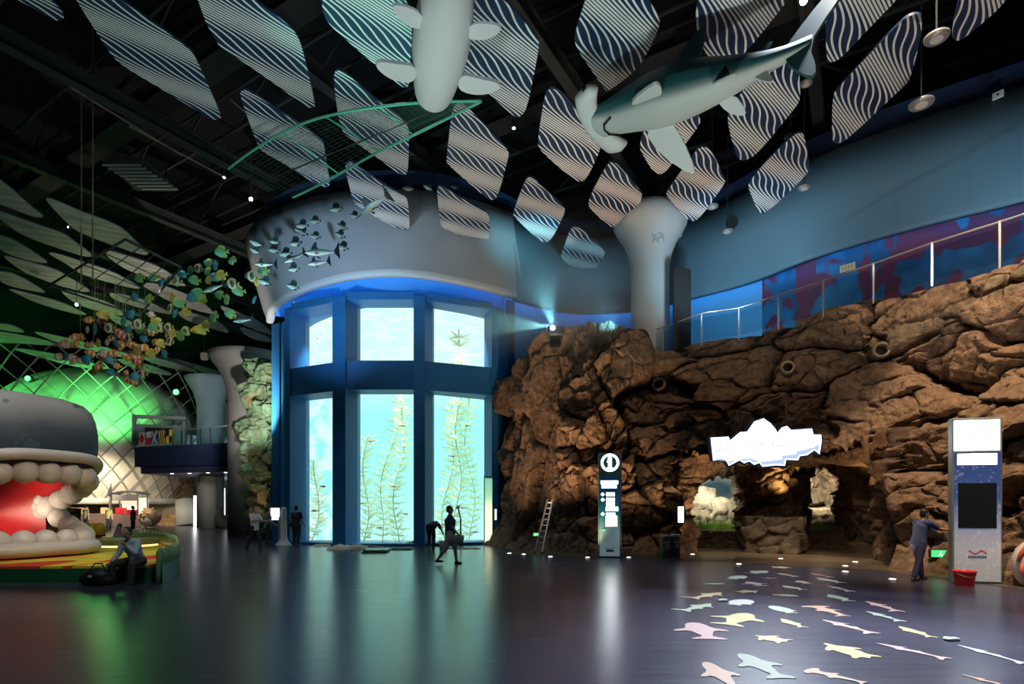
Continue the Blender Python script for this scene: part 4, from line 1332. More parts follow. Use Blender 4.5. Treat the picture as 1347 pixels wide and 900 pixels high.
# roof light box and work light in the steel
t = thing('hanging_light_box', 'grey louvred light box hung high in the steel at the left', 'light box', P(186, 235, 25))
for i in range(8):
    MB().box((0, 0, 0), (1.6, .10, .05)).build('louvre', mat('grey_louvre', (.25, .30, .28), rough=.4) if i == 0 else bpy.data.materials['grey_louvre'], t).location = (i * .07 - .2, i * .26 - 1, 0)
MB().box((0, .0, .12), (1.9, 2.3, .06)).build('box_top', steel, t)
MB().box((.6, .8, 2.2), (.06, .06, 4.1)).build('hanging_rod', steel, t)
t = thing('hanging_speaker', 'small pale hanging box low in the dark above the balcony', 'hanging box', P(269, 469, 40))
MB().box((0, 0, 0), (.45, .35, .5), 0, .05).build('case', mat('pale_box', (.45, .4, .36)), t)
MB().tube([(0, 0, .25), (0, 0, 8)], .02, 5).build('hanging_rod', steel, t)
for i, (a, b) in enumerate((((302, 130), (340, 162)), ((93, 115), (240, 205)), ((170, 166), (295, 233)))):
    a, b = PZ(*a, 15.2), PZ(*b, 15.2)
    o = MB().tube([a, b], .03, 6).build('hanging_rail', mat('bright_rail', (.28, .28, .25), rough=.3, metal=.7) if i == 0 else bpy.data.materials['bright_rail'])
    tag(o, ('short thin metal rail left of the net frame', 'long thin metal rail under the steel at the upper left', 'thin metal rail ending at the tiny lamp left of the drum')[i], 'rail')
# ------------------------------------------------------------------ things in front of the rock
from mathutils.bvhtree import BVHTree
_me = cliff_o.data
ROCK = BVHTree.FromPolygons([v.co[:] for v in _me.vertices], [p.vertices[:] for p in _me.polygons])


def hit(px, py):
    d = P(px, py, 1.0) - Vector((0, 0, CAMZ))
    h, nrm, i, dist = ROCK.ray_cast(Vector((0, 0, CAMZ)), d.normalized())
    return h


steel_m = mat('brushed_steel', (.45, .47, .48), rough=.3, metal=.8)
white_glow = glow('white_sign_light', (.92, .97, 1.0), 6.0)
dark_glass = mat('dark_screen', (.012, .018, .022), rough=.12)

# portholes in the rock
for px, py, r, lab in ((865, 510, .29, 'round metal port in the rock left of the cloud shaped sign'), (1033, 487, .24, 'round metal port in the rock above the cloud shaped sign'), (1153, 465, .27, 'round metal port in the rock at the upper right')):
    h = hit(px, py)
    t = thing('round_port', lab, 'port', h + Vector((-.08, -.55 if px < 900 else -.32, 0)))
    t.rotation_euler = (math.pi / 2, 0, -.35)
    MB().lathe([(r * .62, .10), (r * .62, .16), (r * .74, .20), (r * .92, .18), (r, .06), (r, -.9), (r * .62, -.9), (r * .62, .10)], seg=28, cap=False).build('port_ring', mat('tan_port_ring', (.36, .27, .17), rough=.4, metal=.3) if px == 865 else bpy.data.materials['tan_port_ring'], t, True)
    MB().lathe([(r * .62, -.1), (r * .4, -.12), (.01, -.12)], seg=24).build('port_hole', mat('port_black', (.005, .005, .005), rough=.6) if px == 865 else bpy.data.materials['port_black'], t)

# cloud shaped lit sign over the cave mouth
Ys = 16.7
out = [(110, 270), (285, 260), (300, 298), (400, 215), (470, 210), (540, 110), (630, 80), (700, 130), (750, 190), (765, 225), (810, 170), (860, 155), (900, 195), (1105, 180), (1120, 240), (1195, 240), (1200, 300), (1180, 430), (1130, 390), (1060, 440), (985, 450), (970, 490), (850, 485), (840, 545), (750, 540), (620, 555), (590, 515), (540, 535), (490, 500), (440, 520), (395, 490), (290, 545), (270, 505), (225, 480), (135, 495)]
pts = [P(920 + x / 7.483, 540 + y / 7.483, Ys) for x, y in out]
c = sum(pts, Vector()) / len(pts)
t = thing('hanging_cloud_sign', 'glowing white cloud shaped sign with navy outline over the cave mouth', 'sign', c)
loc = [p - c for p in pts]
grow = []
for i, p in enumerate(loc):
    a, b = loc[i - 1], loc[(i + 1) % len(loc)]
    tn = (b - a).normalized()
    nn = Vector((-tn.z, 0, tn.x))
    grow.append(p + nn * .055)
MB().prism(grow, (0, .16, 0)).build('sign_body', mat('navy_sign_body', (.015, .03, .09), rough=.4), t)
MB().prism([p + Vector((0, -.02, 0)) for p in loc], (0, .015, 0)).build('sign_light', glow('sign_glow', (.93, .96, 1.0), 2.6), t)
low = [P(920 + x / 7.483, 540 + y / 7.483, Ys - .035) - c for x, y in ((140, 485), (225, 470), (275, 490), (292, 530), (395, 478), (440, 505), (490, 488), (540, 520), (590, 502), (622, 540), (745, 528), (832, 532), (842, 474), (962, 478), (978, 440), (1055, 430), (1128, 380), (1172, 410), (1180, 330), (1120, 365), (950, 405), (960, 430), (810, 445), (820, 480), (610, 505), (500, 470), (290, 500))]  # bluish lower step of the sign face
MB().prism(low, (0, .008, 0)).build('sign_blue_step', glow('sign_blue_glow', (.52, .66, 1.0), 1.0), t)
sb = MB()
for x0, y0, x1, y1 in ((195, 325, 215, 375), (150, 385, 240, 405), (255, 350, 275, 400), (320, 360, 380, 375), (370, 345, 440, 360), (490, 350, 540, 368), (605, 310, 625, 360), (640, 345, 700, 360), (710, 305, 735, 355), (760, 340, 840, 355), (850, 310, 920, 325), (850, 325, 868, 350), (950, 305, 970, 345), (1000, 300, 1050, 312), (1070, 290, 1088, 340), (1110, 300, 1140, 330), (150, 430, 165, 455), (185, 430, 200, 455), (215, 430, 235, 440)):
    a, b = P(920 + x0 / 7.483, 540 + y0 / 7.483, Ys - .03) - c, P(920 + x1 / 7.483, 540 + y1 / 7.483, Ys - .03) - c
    sb.poly([a, (b.x, a.y, a.z), b, (a.x, a.y, b.z)])
sb.build('sign_lettering', glow('sign_letter_glow', (.80, .88, .95), 1.0), t)
for px, y0 in ((974, 568), (1034, 561)):
    a = P(px, y0, Ys + .08) - c
    MB().tube([a, a + Vector((0, 0, .75))], .03, 8).build('hanging_rod', black_m, t)


def local_box(parent, name, m, x0, x1, z0, z1, y0, y1, bev=0.):
    o = MB().box(((x0 + x1) / 2, (y0 + y1) / 2, (z0 + z1) / 2), (x1 - x0, y1 - y0, z1 - z0), 0, bev).build(name, m, parent)
    return o


# information totem
Y = 19.15
t = thing('information_totem', 'tall teal grey information totem with glowing round i sign before the rock', 'totem', (XW(802, Y), Y, 0), -.10)
Wd, Hh_ = .76, 3.5
local_box(t, 'housing', mat('totem_teal_metal', (.10, .26, .28), rough=.35, metal=.4), -Wd / 2, Wd / 2, 0, Hh_, -.12, .12, .015)
local_box(t, 'side_trim', steel_m, Wd / 2 - .05, Wd / 2 + .005, 0, Hh_ - .02, -.13, -.10)
m = mat('totem_glass', (.02, .12, .19), rough=.15)
n = NT(m)
z_ = n.xyz(n.obj())[2]
n.set('Base Color', n.ramp(n.math('DIVIDE', z_, 2.8), [(0., (.30, .42, .43)), (.33, (.22, .38, .40)), (.5, (.02, .22, .27)), (.75, (.01, .06, .14)), (1., (.01, .04, .11))]))
n.set('Emission Color', n.ramp(n.math('DIVIDE', z_, 2.8), [(0., (.30, .42, .43)), (.33, (.22, .38, .40)), (.5, (.02, .22, .27)), (.75, (.01, .06, .14)), (1., (.01, .04, .11))]))
n.set('Emission Strength', .30)
local_box(t, 'glass_front', m, -Wd / 2 + .04, Wd / 2 - .06, .05, 2.72, -.135, -.12)
cz = 3.18
ring = MB()
for k_ in range(32):
    a0, a1 = 2 * math.pi * k_ / 32, 2 * math.pi * (k_ + 1) / 32
    ring.poly([(r_ * math.cos(a), -.128, cz + r_ * math.sin(a)) for r_, a in ((.30, a0), (.30, a1), (.225, a1), (.225, a0))])
ring.build('sign_ring', white_glow, t)
im = MB().box((0, -.127, cz - .06), (.11, .012, .24)).box((-.03, -.127, cz + .04), (.13, .012, .06)).box((0, -.127, cz - .19), (.2, .012, .05)).ball((0, -.127, cz + .13), (.065, .01, .065), 14, 8)
im.build('letter_i', white_glow, t)
tb = MB()
for x0, x1, z0, z1 in ((-.31, .27, 2.46, 2.58), (-.28, .22, 2.33, 2.43), (-.13, .16, 2.06, 2.18), (-.13, .16, 1.88, 2.0), (-.13, .16, 1.73, 1.85), (-.14, .27, 1.56, 1.70), (-.13, .18, 1.42, 1.5), (-.14, .24, 1.30, 1.40), (-.14, .24, 1.17, 1.28), (-.14, .24, 1.05, 1.15)):
    nn = max(1, int((x1 - x0) / .075))
    for q in range(nn):
        w = (x1 - x0) / nn
        tb.box((x0 + w * (q + .5), -.139, (z0 + z1) / 2), (w * .9, .006, z1 - z0))
tb.build('direction_lettering', white_glow, t)
for z in (2.12, 1.94, 1.46):
    MB().prism([(-.24, -.139, z + .065), (-.175, -.139, z), (-.24, -.139, z - .065), (-.305, -.139, z)], (0, .004, 0)).build('arrow_sign', white_glow, t)
MB().box((-.21, -.139, .92), (.11, .006, .05)).build('exit_mark', glow('green_sign_light', (.15, .95, .45), 1.6), t)
lg = MB()
for i in range(7):
    lg.box((-.13 + i * .042, -.139, .30 + .03 * math.cos(i * 1.05)), (.036, .005, .03))
lg.box((0, -.139, .23), (.26, .005, .06))
lg.build('logo_mark', mat('totem_logo', (.02, .05, .09)), t)

# large kiosk at the right
Y = 12.75
t = thing('information_kiosk', 'tall blue and silver kiosk with bright white lit top and dark screen, beside the worker', 'kiosk', (XW(1285, Y), Y, 0), -.22)
Wd, Hh_ = .98, 3.72
local_box(t, 'housing', mat('kiosk_silver', (.36, .42, .42), rough=.3, metal=.6), -Wd / 2, Wd / 2, 0, Hh_, -.02, .18, .02)
m = mat('kiosk_print', (.2, .3, .6), rough=.25)
n = NT(m)
o_ = n.obj()
z_ = n.xyz(o_)[2]
vn = n.node('ShaderNodeTexVoronoi')
n._in(vn.inputs['Vector'], n.mapping(o_, (1, .01, 1)))
vn.inputs['Scale'].default_value = 11
dots = n.math('LESS_THAN', vn.outputs['Distance'], n.math('MULTIPLY', n.noise(o_, 3, 2), .62))
gr = n.ramp(n.math('DIVIDE', z_, 2.95), [(0., (.34, .40, .44)), (.25, (.42, .46, .54)), (.42, (.30, .36, .56)), (.65, (.05, .11, .34)), (1., (.03, .06, .26))])
n.set('Base Color', n.mix(n.math('MULTIPLY', dots, .22), gr, (.75, .82, .92, 1)))
n.set('Emission Color', gr)
n.set('Emission Strength', .25)  # the print glows faintly by itself to look softly lit
local_box(t, 'printed_front', m, -.455, .445, .05, 2.92, -.035, -.02)
local_box(t, 'light_box', glow('kiosk_light', (.93, 1, 1), 4.0), -.455, .425, 2.98, 3.66, -.04, -.02)
zg = MB()
zz_ = [(-.30, 3.28), (-.20, 3.18), (-.12, 3.26), (0, 3.13), (.12, 3.26), (.20, 3.18), (.30, 3.28)]
for (xa, za), (xb, zb) in zip(zz_[:-1], zz_[1:]):
    zg.poly([(xa, -.043, za), (xb, -.043, zb), (xb, -.043, zb + .05), (xa, -.043, za + .05)])
zg.build('top_mark', glow('kiosk_mark', (.86, .93, .93), 1.0), t)
local_box(t, 'light_strip', glow('kiosk_strip', (.95, .98, 1), 3.5), -.40, .37, 2.66, 2.91, -.045, -.02)
local_box(t, 'screen', dark_glass, -.385, .36, 1.24, 2.25, -.045, -.02)
lw = MB()
rd = mat('logo_red', (.55, .03, .06))
for i in range(10):
    x = -.16 + i * .035
    lw.box((x, -.038, .70 + .035 * math.cos(i * .85 + .6)), (.036, .005, .03))
lw.build('logo_wave', rd, t)
lw = MB()
for i in range(9):
    lw.box((-.17 + i * .04, -.038, .595), (.03, .005, .055))
lw.build('logo_lettering', mat('logo_blue', (.03, .12, .25)), t)
# red bucket
Y = 12.35
t = thing('red_bucket', 'red plastic bucket with pale handle on the floor before the kiosk', 'bucket', (XW(1268.5, Y), Y, 0))
red = mat('red_plastic', (.72, .02, .03), rough=.35)
MB().lathe([(.01, .012), (.145, .012), (.15, 0), (.17, 0), (.205, .30), (.222, .30), (.222, .335), (.20, .335), (.195, .30), (.16, .02), (.01, .02)], seg=32).build('pail', red, t, True)
MB().tube([(.21 * math.cos(a), -.02 - .17 * math.sin(a), .31 - .10 * math.sin(a)) for a in np.linspace(0, math.pi, 16)], .007, 6).build('handle', mat('pale_handle', (.6, .55, .45), rough=.4), t, True)
for sg in (-1, 1):
    MB().box((sg * .212, -.01, .31), (.03, .05, .05), 0, .008).build('handle_lug', red, t)
# exit sign low on the rock and a second one by the ladder
for px, py, w, h_, lab in ((1234, 728, .46, .18, 'green lit exit sign low on the rock between worker and kiosk'), (705, 703, .22, .12, 'small green lit exit sign on the rock beside the ladder')):
    p = hit(px, py)
    p.y -= .12
    t = thing('wall_exit_sign', lab, 'exit sign', p, -.3 if px > 1000 else 0)
    MB().box((0, .05, 0), (w + .06, .12, h_ + .05), 0, .01).build('case', black_m, t)
    MB().box((0, -.015, 0), (w, .012, h_)).build('lit_face', glow('exit_green', (.10, .9, .28), 1.0) if px > 1000 else bpy.data.materials['exit_green'], t)
    k_ = h_ / .18
    mk = MB()
    mk.ball((-.02 * k_, -.024, .055 * k_), (.018 * k_, .004, .018 * k_), 8, 6)
    mk.tube([(-.02 * k_, -.024, .03 * k_), (-.035 * k_, -.024, -.02 * k_)], .014 * k_, 5).tube([(-.035 * k_, -.024, -.02 * k_), (0, -.024, -.045 * k_), (-.01 * k_, -.024, -.075 * k_)], .010 * k_, 5).tube([(-.035 * k_, -.024, -.02 * k_), (-.06 * k_, -.024, -.05 * k_), (-.085 * k_, -.024, -.05 * k_)], .010 * k_, 5)
    mk.prism([(.08 * k_, -.022, .03 * k_), (.16 * k_, -.022, .03 * k_), (.16 * k_, -.022, .06 * k_), (.21 * k_, -.022, 0), (.16 * k_, -.022, -.06 * k_), (.16 * k_, -.022, -.03 * k_), (.08 * k_, -.022, -.03 * k_)], (0, .004, 0))
    mk.build('running_man_and_arrow', glow('exit_white', (.9, 1, .92), 1.3) if px > 1000 else bpy.data.materials['exit_white'], t)
# statue-like rounded thing at the right edge
t = thing('rounded_figure', 'rounded pale figure with coral red rim cut by the right edge of the picture', 'figure', (XW(1357, 12.2), 12.2, 0))
MB().lathe([(.01, .0), (.16, .02), (.27, .18), (.33, .42), (.33, .62), (.26, .82), (.14, .95), (.01, 1.0)], seg=28).build('body', mat('pale_figure', (.62, .58, .55), rough=.3), t, True)
MB().tube([(-.33, -.05, .55), (-.31, -.1, .72), (-.22, -.14, .88), (-.10, -.14, .98)], [.04, .05, .05, .03], 10).build('coral_rim', mat('coral_paint', (.60, .12, .07), rough=.35), t, True)
MB().tube([(-.30, -.12, .5), (-.34, -.14, .36), (-.28, -.16, .2)], [.03, .035, .02], 8).build('rim_lower', bpy.data.materials['coral_paint'], t, True)

# litter bins, small screen, ladder
for px, Y, lab in ((875, 18.9, 'left one of two round dark metal bins beside the cave mouth'), (888, 19.1, 'right one of two round dark metal bins beside the cave mouth')):
    t = thing('litter_bin', lab, 'bin', (XW(px, Y), Y, 0), .1, 'bins beside the cave mouth')
    MB().lathe([(.165, 0), (.175, .02), (.175, .70), (.165, .72)], seg=28).build('drum', mat('dark_bin_metal', (.11, .13, .12), rough=.3, metal=.35) if px == 875 else bpy.data.materials['dark_bin_metal'], t, True)
    MB().lathe([(.178, .70), (.182, .72), (.178, .765), (.13, .78), (.10, .74)], seg=28).build('rim', steel_m, t, True)
    mk = MB()
    for i in range(3):
        a = i * 2 * math.pi / 3 + .5
        q = [(math.cos(a + da) * rr, math.sin(a + da) * rr) for da, rr in ((-.7, .075), (.35, .085), (.35, .115), (.75, .07), (.35, .03), (.3, .05), (-.6, .04))]
        mk.prism([(x, -.182 + .9 * x * x, .50 + z) for x, z in q], (0, .006, 0))
    mk.box((0, -.178, .36), (.12, .006, .03))
    mk.build('recycling_mark', mat('white_mark', (.75, .75, .72)) if px == 875 else bpy.data.materials['white_mark'], t)
p = P(896, 677, 19.55)
t = thing('wall_screen', 'small upright lit white screen on the rock left of the cave mouth', 'screen', p, -.25)
MB().box((0, .06, 0), (.25, .14, .64), 0, .012).build('case', black_m, t)
MB().box((-.01, -.018, 0), (.19, .012, .55)).build('lit_face', glow('screen_light', (.85, .93, 1), 2.4), t)
t = thing('aluminium_ladder', 'aluminium ladder leaning against the rock left of the totem', 'ladder', (0, 0, 0))
A0, A1, B0, B1 = P(703.5, 727.5, 20.75), P(713, 729, 20.5), P(720.5, 657, 21.6), P(727, 657, 21.5)
A0.z = A1.z = .03
al = mat('aluminium', (.55, .56, .55), rough=.35, metal=.7)
for a, b in ((A0, B0), (A1, B1)):
    MB().tube([a, b], .035, 6).build('rail', al, t)
    MB().box(a, (.09, .09, .1)).build('red_foot', mat('red_rubber', (.4, .02, .02)) if a is A0 else bpy.data.materials['red_rubber'], t)
for i in range(9):
    k_ = (i + .7) / 9.3
    MB().tube([A0.lerp(B0, k_), A1.lerp(B1, k_)], .022, 6).build('rung', al, t)
# uplights let into the floor
disc = glow('uplight_lens', (1, .92, .78), 6)
for i, (px, py, k_) in enumerate(((670, 728, 1), (689, 729.5, 1), (724, 732.6, 1), (773, 733.6, 1), (827, 733.6, 1), (911, 729.5, 1), (972, 742, 0), (1027, 735, 0), (1125, 739.5, 0), (1112, 744.7, 1), (1112, 752, 0), (1174, 762, 1))):
    p = PZ(px, py, .012)
    t = thing('floor_uplight', 'small round white light let into the floor along the rock', 'floor light', (p.x, p.y, 0), 0, 'floor lights along the rock')
    MB().lathe([(.095, 0), (.095, .010), (.075, .016)], seg=20).build('rim', steel_m, t)
    MB().lathe([(.072, .016), (.06, .022)], seg=20).build('lens', disc, t)
    if k_:
        far = Vector((p.x + .25, p.y + 1.1, 3.6))
        spot('uplight_beam', (p.x, p.y, .06), far, 560 if px < 1000 else 300, (1.0, .62, .34), 85, .9, .05)

# guard rail along the walkway
rail = thing('guard_rail', 'steel guard rail with glass panels along the walkway above the rock', 'guard rail', (0, 0, 0))
rp = [PZ(x, y, 9.0) for x, y in ((836, 440), (872, 431), (923, 413), (972, 405), (1024, 388), (1083, 369), (1149, 347), (1226, 320), (1315, 292), (1420, 258), (1560, 215))]
MB().tube(catmull(rp, 60), .028, 8).build('handrail', steel_m, rail, True)
for p in rp:
    MB().box((p.x, p.y, 8.42), (.045, .04, 1.22), -.6).build('post', steel_m, rail)
rg = glass('rail_glass', (.80, .90, .92), .0)
for a, b in zip(rp[:-1], rp[1:]):
    d = (b - a) * .04
    MB().prism([Vector((a.x, a.y, 7.98)) + d, Vector((b.x, b.y, 7.98)) - d, Vector((b.x, b.y, 8.86)) - d, Vector((a.x, a.y, 8.86)) + d], (.008, .01, 0)).build('glass_panel', rg, rail)
t = thing('black_standing_panel', 'tall black panel standing on the walkway right of the mushroom column', 'panel', (XW(897, 22.6), 22.6, 7.88), .35)
MB().box((0, 0, 1.65), (.80, .12, 3.3), 0, .015).build('board', mat('matt_black', (.012, .013, .014), rough=.7), t)
MB().box((0, .2, .05), (.7, .6, .08), 0, .01).build('foot_plate', black_m, t)
for px, py, Y, w, lab in ((1115, 352, 19.6, .36, 'small yellowish plate on the mural above the rail'), ):
    t = thing('wall_plate', lab, 'wall plate', P(px, py, 20.35), -.85)
    MB().box((0, 0, 0), (.50, .05, .25), 0, .01).build('plate', mat('yellowish_plate', (.75, .68, .45), rough=.5), t)
    mk = MB()
    for i in range(4):
        mk.box((-.16 + i * .1, -.03, 0), (.05, .01, .16))
    mk.build('plate_bars', mat('plate_grey', (.45, .42, .32)), t)
for px, py, Y, w, lab in ((1313, 125, 17.75, .28, 'small white box with dark dot near the top edge of the blue wall'), (1137, 253, 20.3, .11, 'tiny white square box in the middle of the blue wall')):
    t = thing('wall_box', lab, 'wall box', P(px, py, Y), -.9)
    MB().box((0, 0, 0), (w, .08, w * .75), 0, .012).build('case', mat('white_box', (.6, .64, .66), rough=.5) if w > .2 else bpy.data.materials['white_box'], t)
    MB().lathe([(w * .12, 0), (w * .1, .02)], seg=10).build('dark_dot', black_m, t).rotation_euler = (math.pi / 2, 0, 0)
    t.children[-1].location = (0, -.04, 0)
# projector on the cliff
p = P(727, 432, 21.4)
t = thing('projector', 'bright cyan projector on the rock crest throwing a beam up at the wall', 'projector', p)
MB().box((.12, .3, -.06), (.62, .5, .34), 0, .03).build('case', black_m, t)
MB().tube([(0, .06, 0), (-.01, -.04, .01)], [.11, .13], 14).build('lens_hood', black_m, t)
MB().ball((0, -.03, .01), .085, 14, 10).build('lens', glow('projector_lens', (.65, 1, 1), 45), t, True)
MB().box((.12, .3, -.40), (.4, .35, .36)).build('stand', black_m, t)
spot('projector_beam', p + Vector((-.02, -.1, .12)), p + Vector((-.9, 2.6, 5.2)), 2400, (.25, .85, 1.0), 46, 1.0, .03)
spot('projector_beam', p + Vector((-.10, -.1, .05)), p + Vector((-6, .4, .55)), 1600, (.35, 1.0, .95), 30, .4, .03)

# ------------------------------------------------------------------ floor stickers
TEMPL = {
    'shark': [(1, 0), (.86, .07), (.70, .10), (.60, .26), (.52, .10), (.30, .08), (.16, .05), (.05, .30), (0, .26), (.06, 0), (-.02, -.14), (.04, -.17), (.16, -.05), (.34, -.09), (.42, -.20), (.50, -.10), (.66, -.12), (.60, -.34), (.74, -.14), (.90, -.08)],
    'fish': [(1, 0), (.9, .12), (.72, .20), (.6, .36), (.45, .22), (.28, .12), (.14, .06), (.02, .26), (0, .2), (.07, 0), (0, -.2), (.02, -.26), (.14, -.07), (.30, -.14), (.42, -.32), (.5, -.20), (.75, -.19), (.92, -.1)],
    'whale': [(1, .02), (.95, .16), (.80, .25), (.64, .26), (.50, .58), (.44, .55), (.50, .24), (.30, .15), (.17, .08), (.08, .34), (.02, .36), (.05, 0), (.02, -.30), (.08, -.32), (.18, -.08), (.32, -.15), (.52, -.24), (.48, -.52), (.55, -.54), (.68, -.25), (.85, -.21), (.96, -.12)],
    'turtle': [(1, 0), (.92, .10), (.80, .12), (.74, .30), (.60, .55), (.52, .52), (.58, .32), (.40, .34), (.25, .26), (.10, .46), (.04, .38), (.14, .14), (0, 0), (.14, -.14), (.04, -.38), (.10, -.46), (.25, -.26), (.42, -.34), (.58, -.32), (.50, -.54), (.60, -.56), (.74, -.30), (.82, -.12), (.92, -.10)],
    'oval': [(1, 0), (.94, .16), (.78, .28), (.55, .33), (.35, .30), (.20, .20), (.10, .12), (.02, .24), (0, .1), (.06, -.04), (0, -.2), (.04, -.25), (.14, -.12), (.26, -.22), (.30, -.42), (.40, -.32), (.60, -.34), (.80, -.27), (.95, -.14)],
    'hammer': [(1, .05), (.97, .30), (.86, .36), (.84, .14), (.62, .12), (.50, .34), (.46, .12), (.25, .08), (.12, .05), (0, .30), (.04, .02), (.0, -.16), (.1, -.05), (.30, -.09), (.56, -.12), (.50, -.36), (.66, -.13), (.84, -.14), (.88, -.36), (.98, -.28)],
}
SC = {'pink': (.66, .44, .42), 'cream': (.74, .64, .40), 'mint': (.50, .60, .48), 'yellow': (.66, .58, .26), 'white': (.68, .72, .66), 'tan': (.62, .46, .27), 'sage': (.36, .40, .30), 'peach': (.68, .42, .30)}
SMAT = {k_: mat(k_ + '_sticker', c_, rough=.45) for k_, c_ in SC.items()}
STICK = [
    (1017, 747, 1034, 746, 'turtle', 1.5, 'cream', 'tiny cream turtle floor sticker farthest from the camera'),
    (1008, 751, 988, 754.5, 'fish', 1.6, 'mint', 'mint fish floor sticker at the far left top of the trail'),
    (1021, 754, 1048, 758.5, 'shark', 1., 'cream', 'cream shark floor sticker second row from the far end'),
    (1065, 754, 1094, 759.5, 'shark', .7, 'pink', 'far thin pink shark floor sticker at the right of the trail top'),
    (1074, 760, 1107, 767, 'fish', .9, 'white', 'white fish floor sticker just under the far thin pink one'),
    (978, 757.5, 962, 762, 'oval', 1.1, 'white', 'small white oval fish floor sticker at the left of the trail top'),
    (1003, 760.5, 1022, 761, 'whale', 1.1, 'pink', 'small pink whale floor sticker in the middle of the far rows'),
    (984, 765.5, 1003, 771, 'whale', 1.3, 'pink', 'pink whale floor sticker left of the small pink whale'),
    (954, 768, 926, 768.5, 'oval', 1.2, 'mint', 'pale mint oval fish floor sticker at the left edge of the far rows'),
    (1050, 764, 1063, 768, 'fish', 1.6, 'cream', 'tiny cream fish floor sticker right of the pink whales'),
    (1029, 770.5, 1057, 776, 'fish', 1.2, 'cream', 'cream fish floor sticker above the mint oval sticker'),
    (1088, 770.5, 1121, 778.5, 'shark', .9, 'pink', 'pink shark floor sticker at the right, below the white fish'),
    (998, 777.5, 968, 779, 'turtle', 1.1, 'cream', 'cream turtle floor sticker left of the centre rows'),
    (949, 779.5, 910, 787.5, 'shark', 1.3, 'cream', 'cream shark floor sticker at the left, nose right'),
    (1051, 784, 1016, 782.5, 'oval', 1.3, 'mint', 'mint oval fish floor sticker in the centre rows'),
    (1090, 782, 1117, 791, 'fish', 1.1, 'mint', 'mint fish floor sticker at the right of the centre rows'),
    (984, 789, 964, 796, 'oval', 1.3, 'white', 'white oval fish floor sticker left of the reddish reflection'),
    (935, 794, 898, 804, 'shark', 1.3, 'mint', 'mint shark floor sticker nearest the left edge of the trail'),
    (1015, 797, 1042, 807, 'oval', 1.1, 'mint', 'small mint oval fish sticker below the centre mint oval'),
    (1069, 797, 1113, 811, 'hammer', 1.25, 'peach', 'peach hammerhead floor sticker right of centre'),
    (984, 807, 956, 823, 'whale', 1.0, 'yellow', 'fat yellow whale floor sticker left of centre'),
    (1027, 814, 1057, 826, 'fish', .9, 'yellow', 'yellow fish floor sticker in the centre of the trail'),
    (1080, 815, 1152, 834, 'shark', .9, 'pink', 'long pink shark floor sticker in the centre right'),
    (912, 819, 936, 842, 'whale', 1.0, 'pink', 'pink whale floor sticker at the left side, tail down'),
    (993, 836, 1037, 845, 'turtle', 1.4, 'tan', 'tan turtle floor sticker near the middle of the front'),
    (1083, 846, 1147, 867, 'turtle', .9, 'yellow', 'big yellow turtle floor sticker right of the tan turtle'),
    (975, 860, 1032, 894, 'whale', .75, 'sage', 'big sage green whale floor sticker in the front row'),
    (928, 871, 974, 910, 'whale', .6, 'peach', 'peach whale floor sticker at the front left, cut by the bottom edge'),
    (1061, 881, 1140, 899, 'hammer', 1.1, 'peach', 'big peach hammerhead floor sticker at the bottom edge'),
    (1138, 791, 1184, 805, 'shark', .9, 'pink', 'pink shark floor sticker under the green exit sign reflection'),
    (1138, 804, 1188, 818, 'shark', .8, 'mint', 'thin mint shark floor sticker right below a pink shark'),
    (1182, 824, 1227, 839, 'fish', .8, 'yellow', 'yellow fish floor sticker at the right of the trail'),
    (1150, 845.5, 1249, 867.5, 'shark', .75, 'pink', 'longest pink shark floor sticker, lower right'),
    (1257, 848, 1352, 874, 'shark', .55, 'white', 'long white shark floor sticker cut by the right edge'),
    (1262, 887, 1345, 908, 'shark', .6, 'peach', 'peach shark floor sticker in the lower right corner'),
]
for hx, hy, tx, ty, tm, wk, cn, lab in STICK:
    a, b = PZ(hx, hy, .004), PZ(tx, ty, .004)
    d = a - b
    nn = Vector((-d.y, d.x, 0)) * wk
    pts = chaikin([b + d * u + nn * v * .62 for u, v in TEMPL[tm]], 1)
    pts = [Vector((p.x, p.y, .003)) for p in pts]
    c = sum(pts, Vector()) / len(pts)
    o = MB().prism([p - c for p in pts], (0, 0, .004)).build('floor_sticker', SMAT[cn], loc=c)
    tag(o, lab, 'floor sticker', 'sea animal floor stickers')
for px, py, lab in ((951, 791, 'crumpled pale paper scrap on the floor among the left stickers'), (1251, 842.5, 'crumpled pale paper scrap on the floor at the tip of the long white shark sticker')):
    p = PZ(px, py, 0)
    o = boulder('paper_scrap', (p.x, p.y, .02), (.10, .06, .02), mat('pale_paper', (.70, .78, .68), rough=.7), 31 + int(px) % 7, n=14)
    tag(o, lab, 'paper scrap')
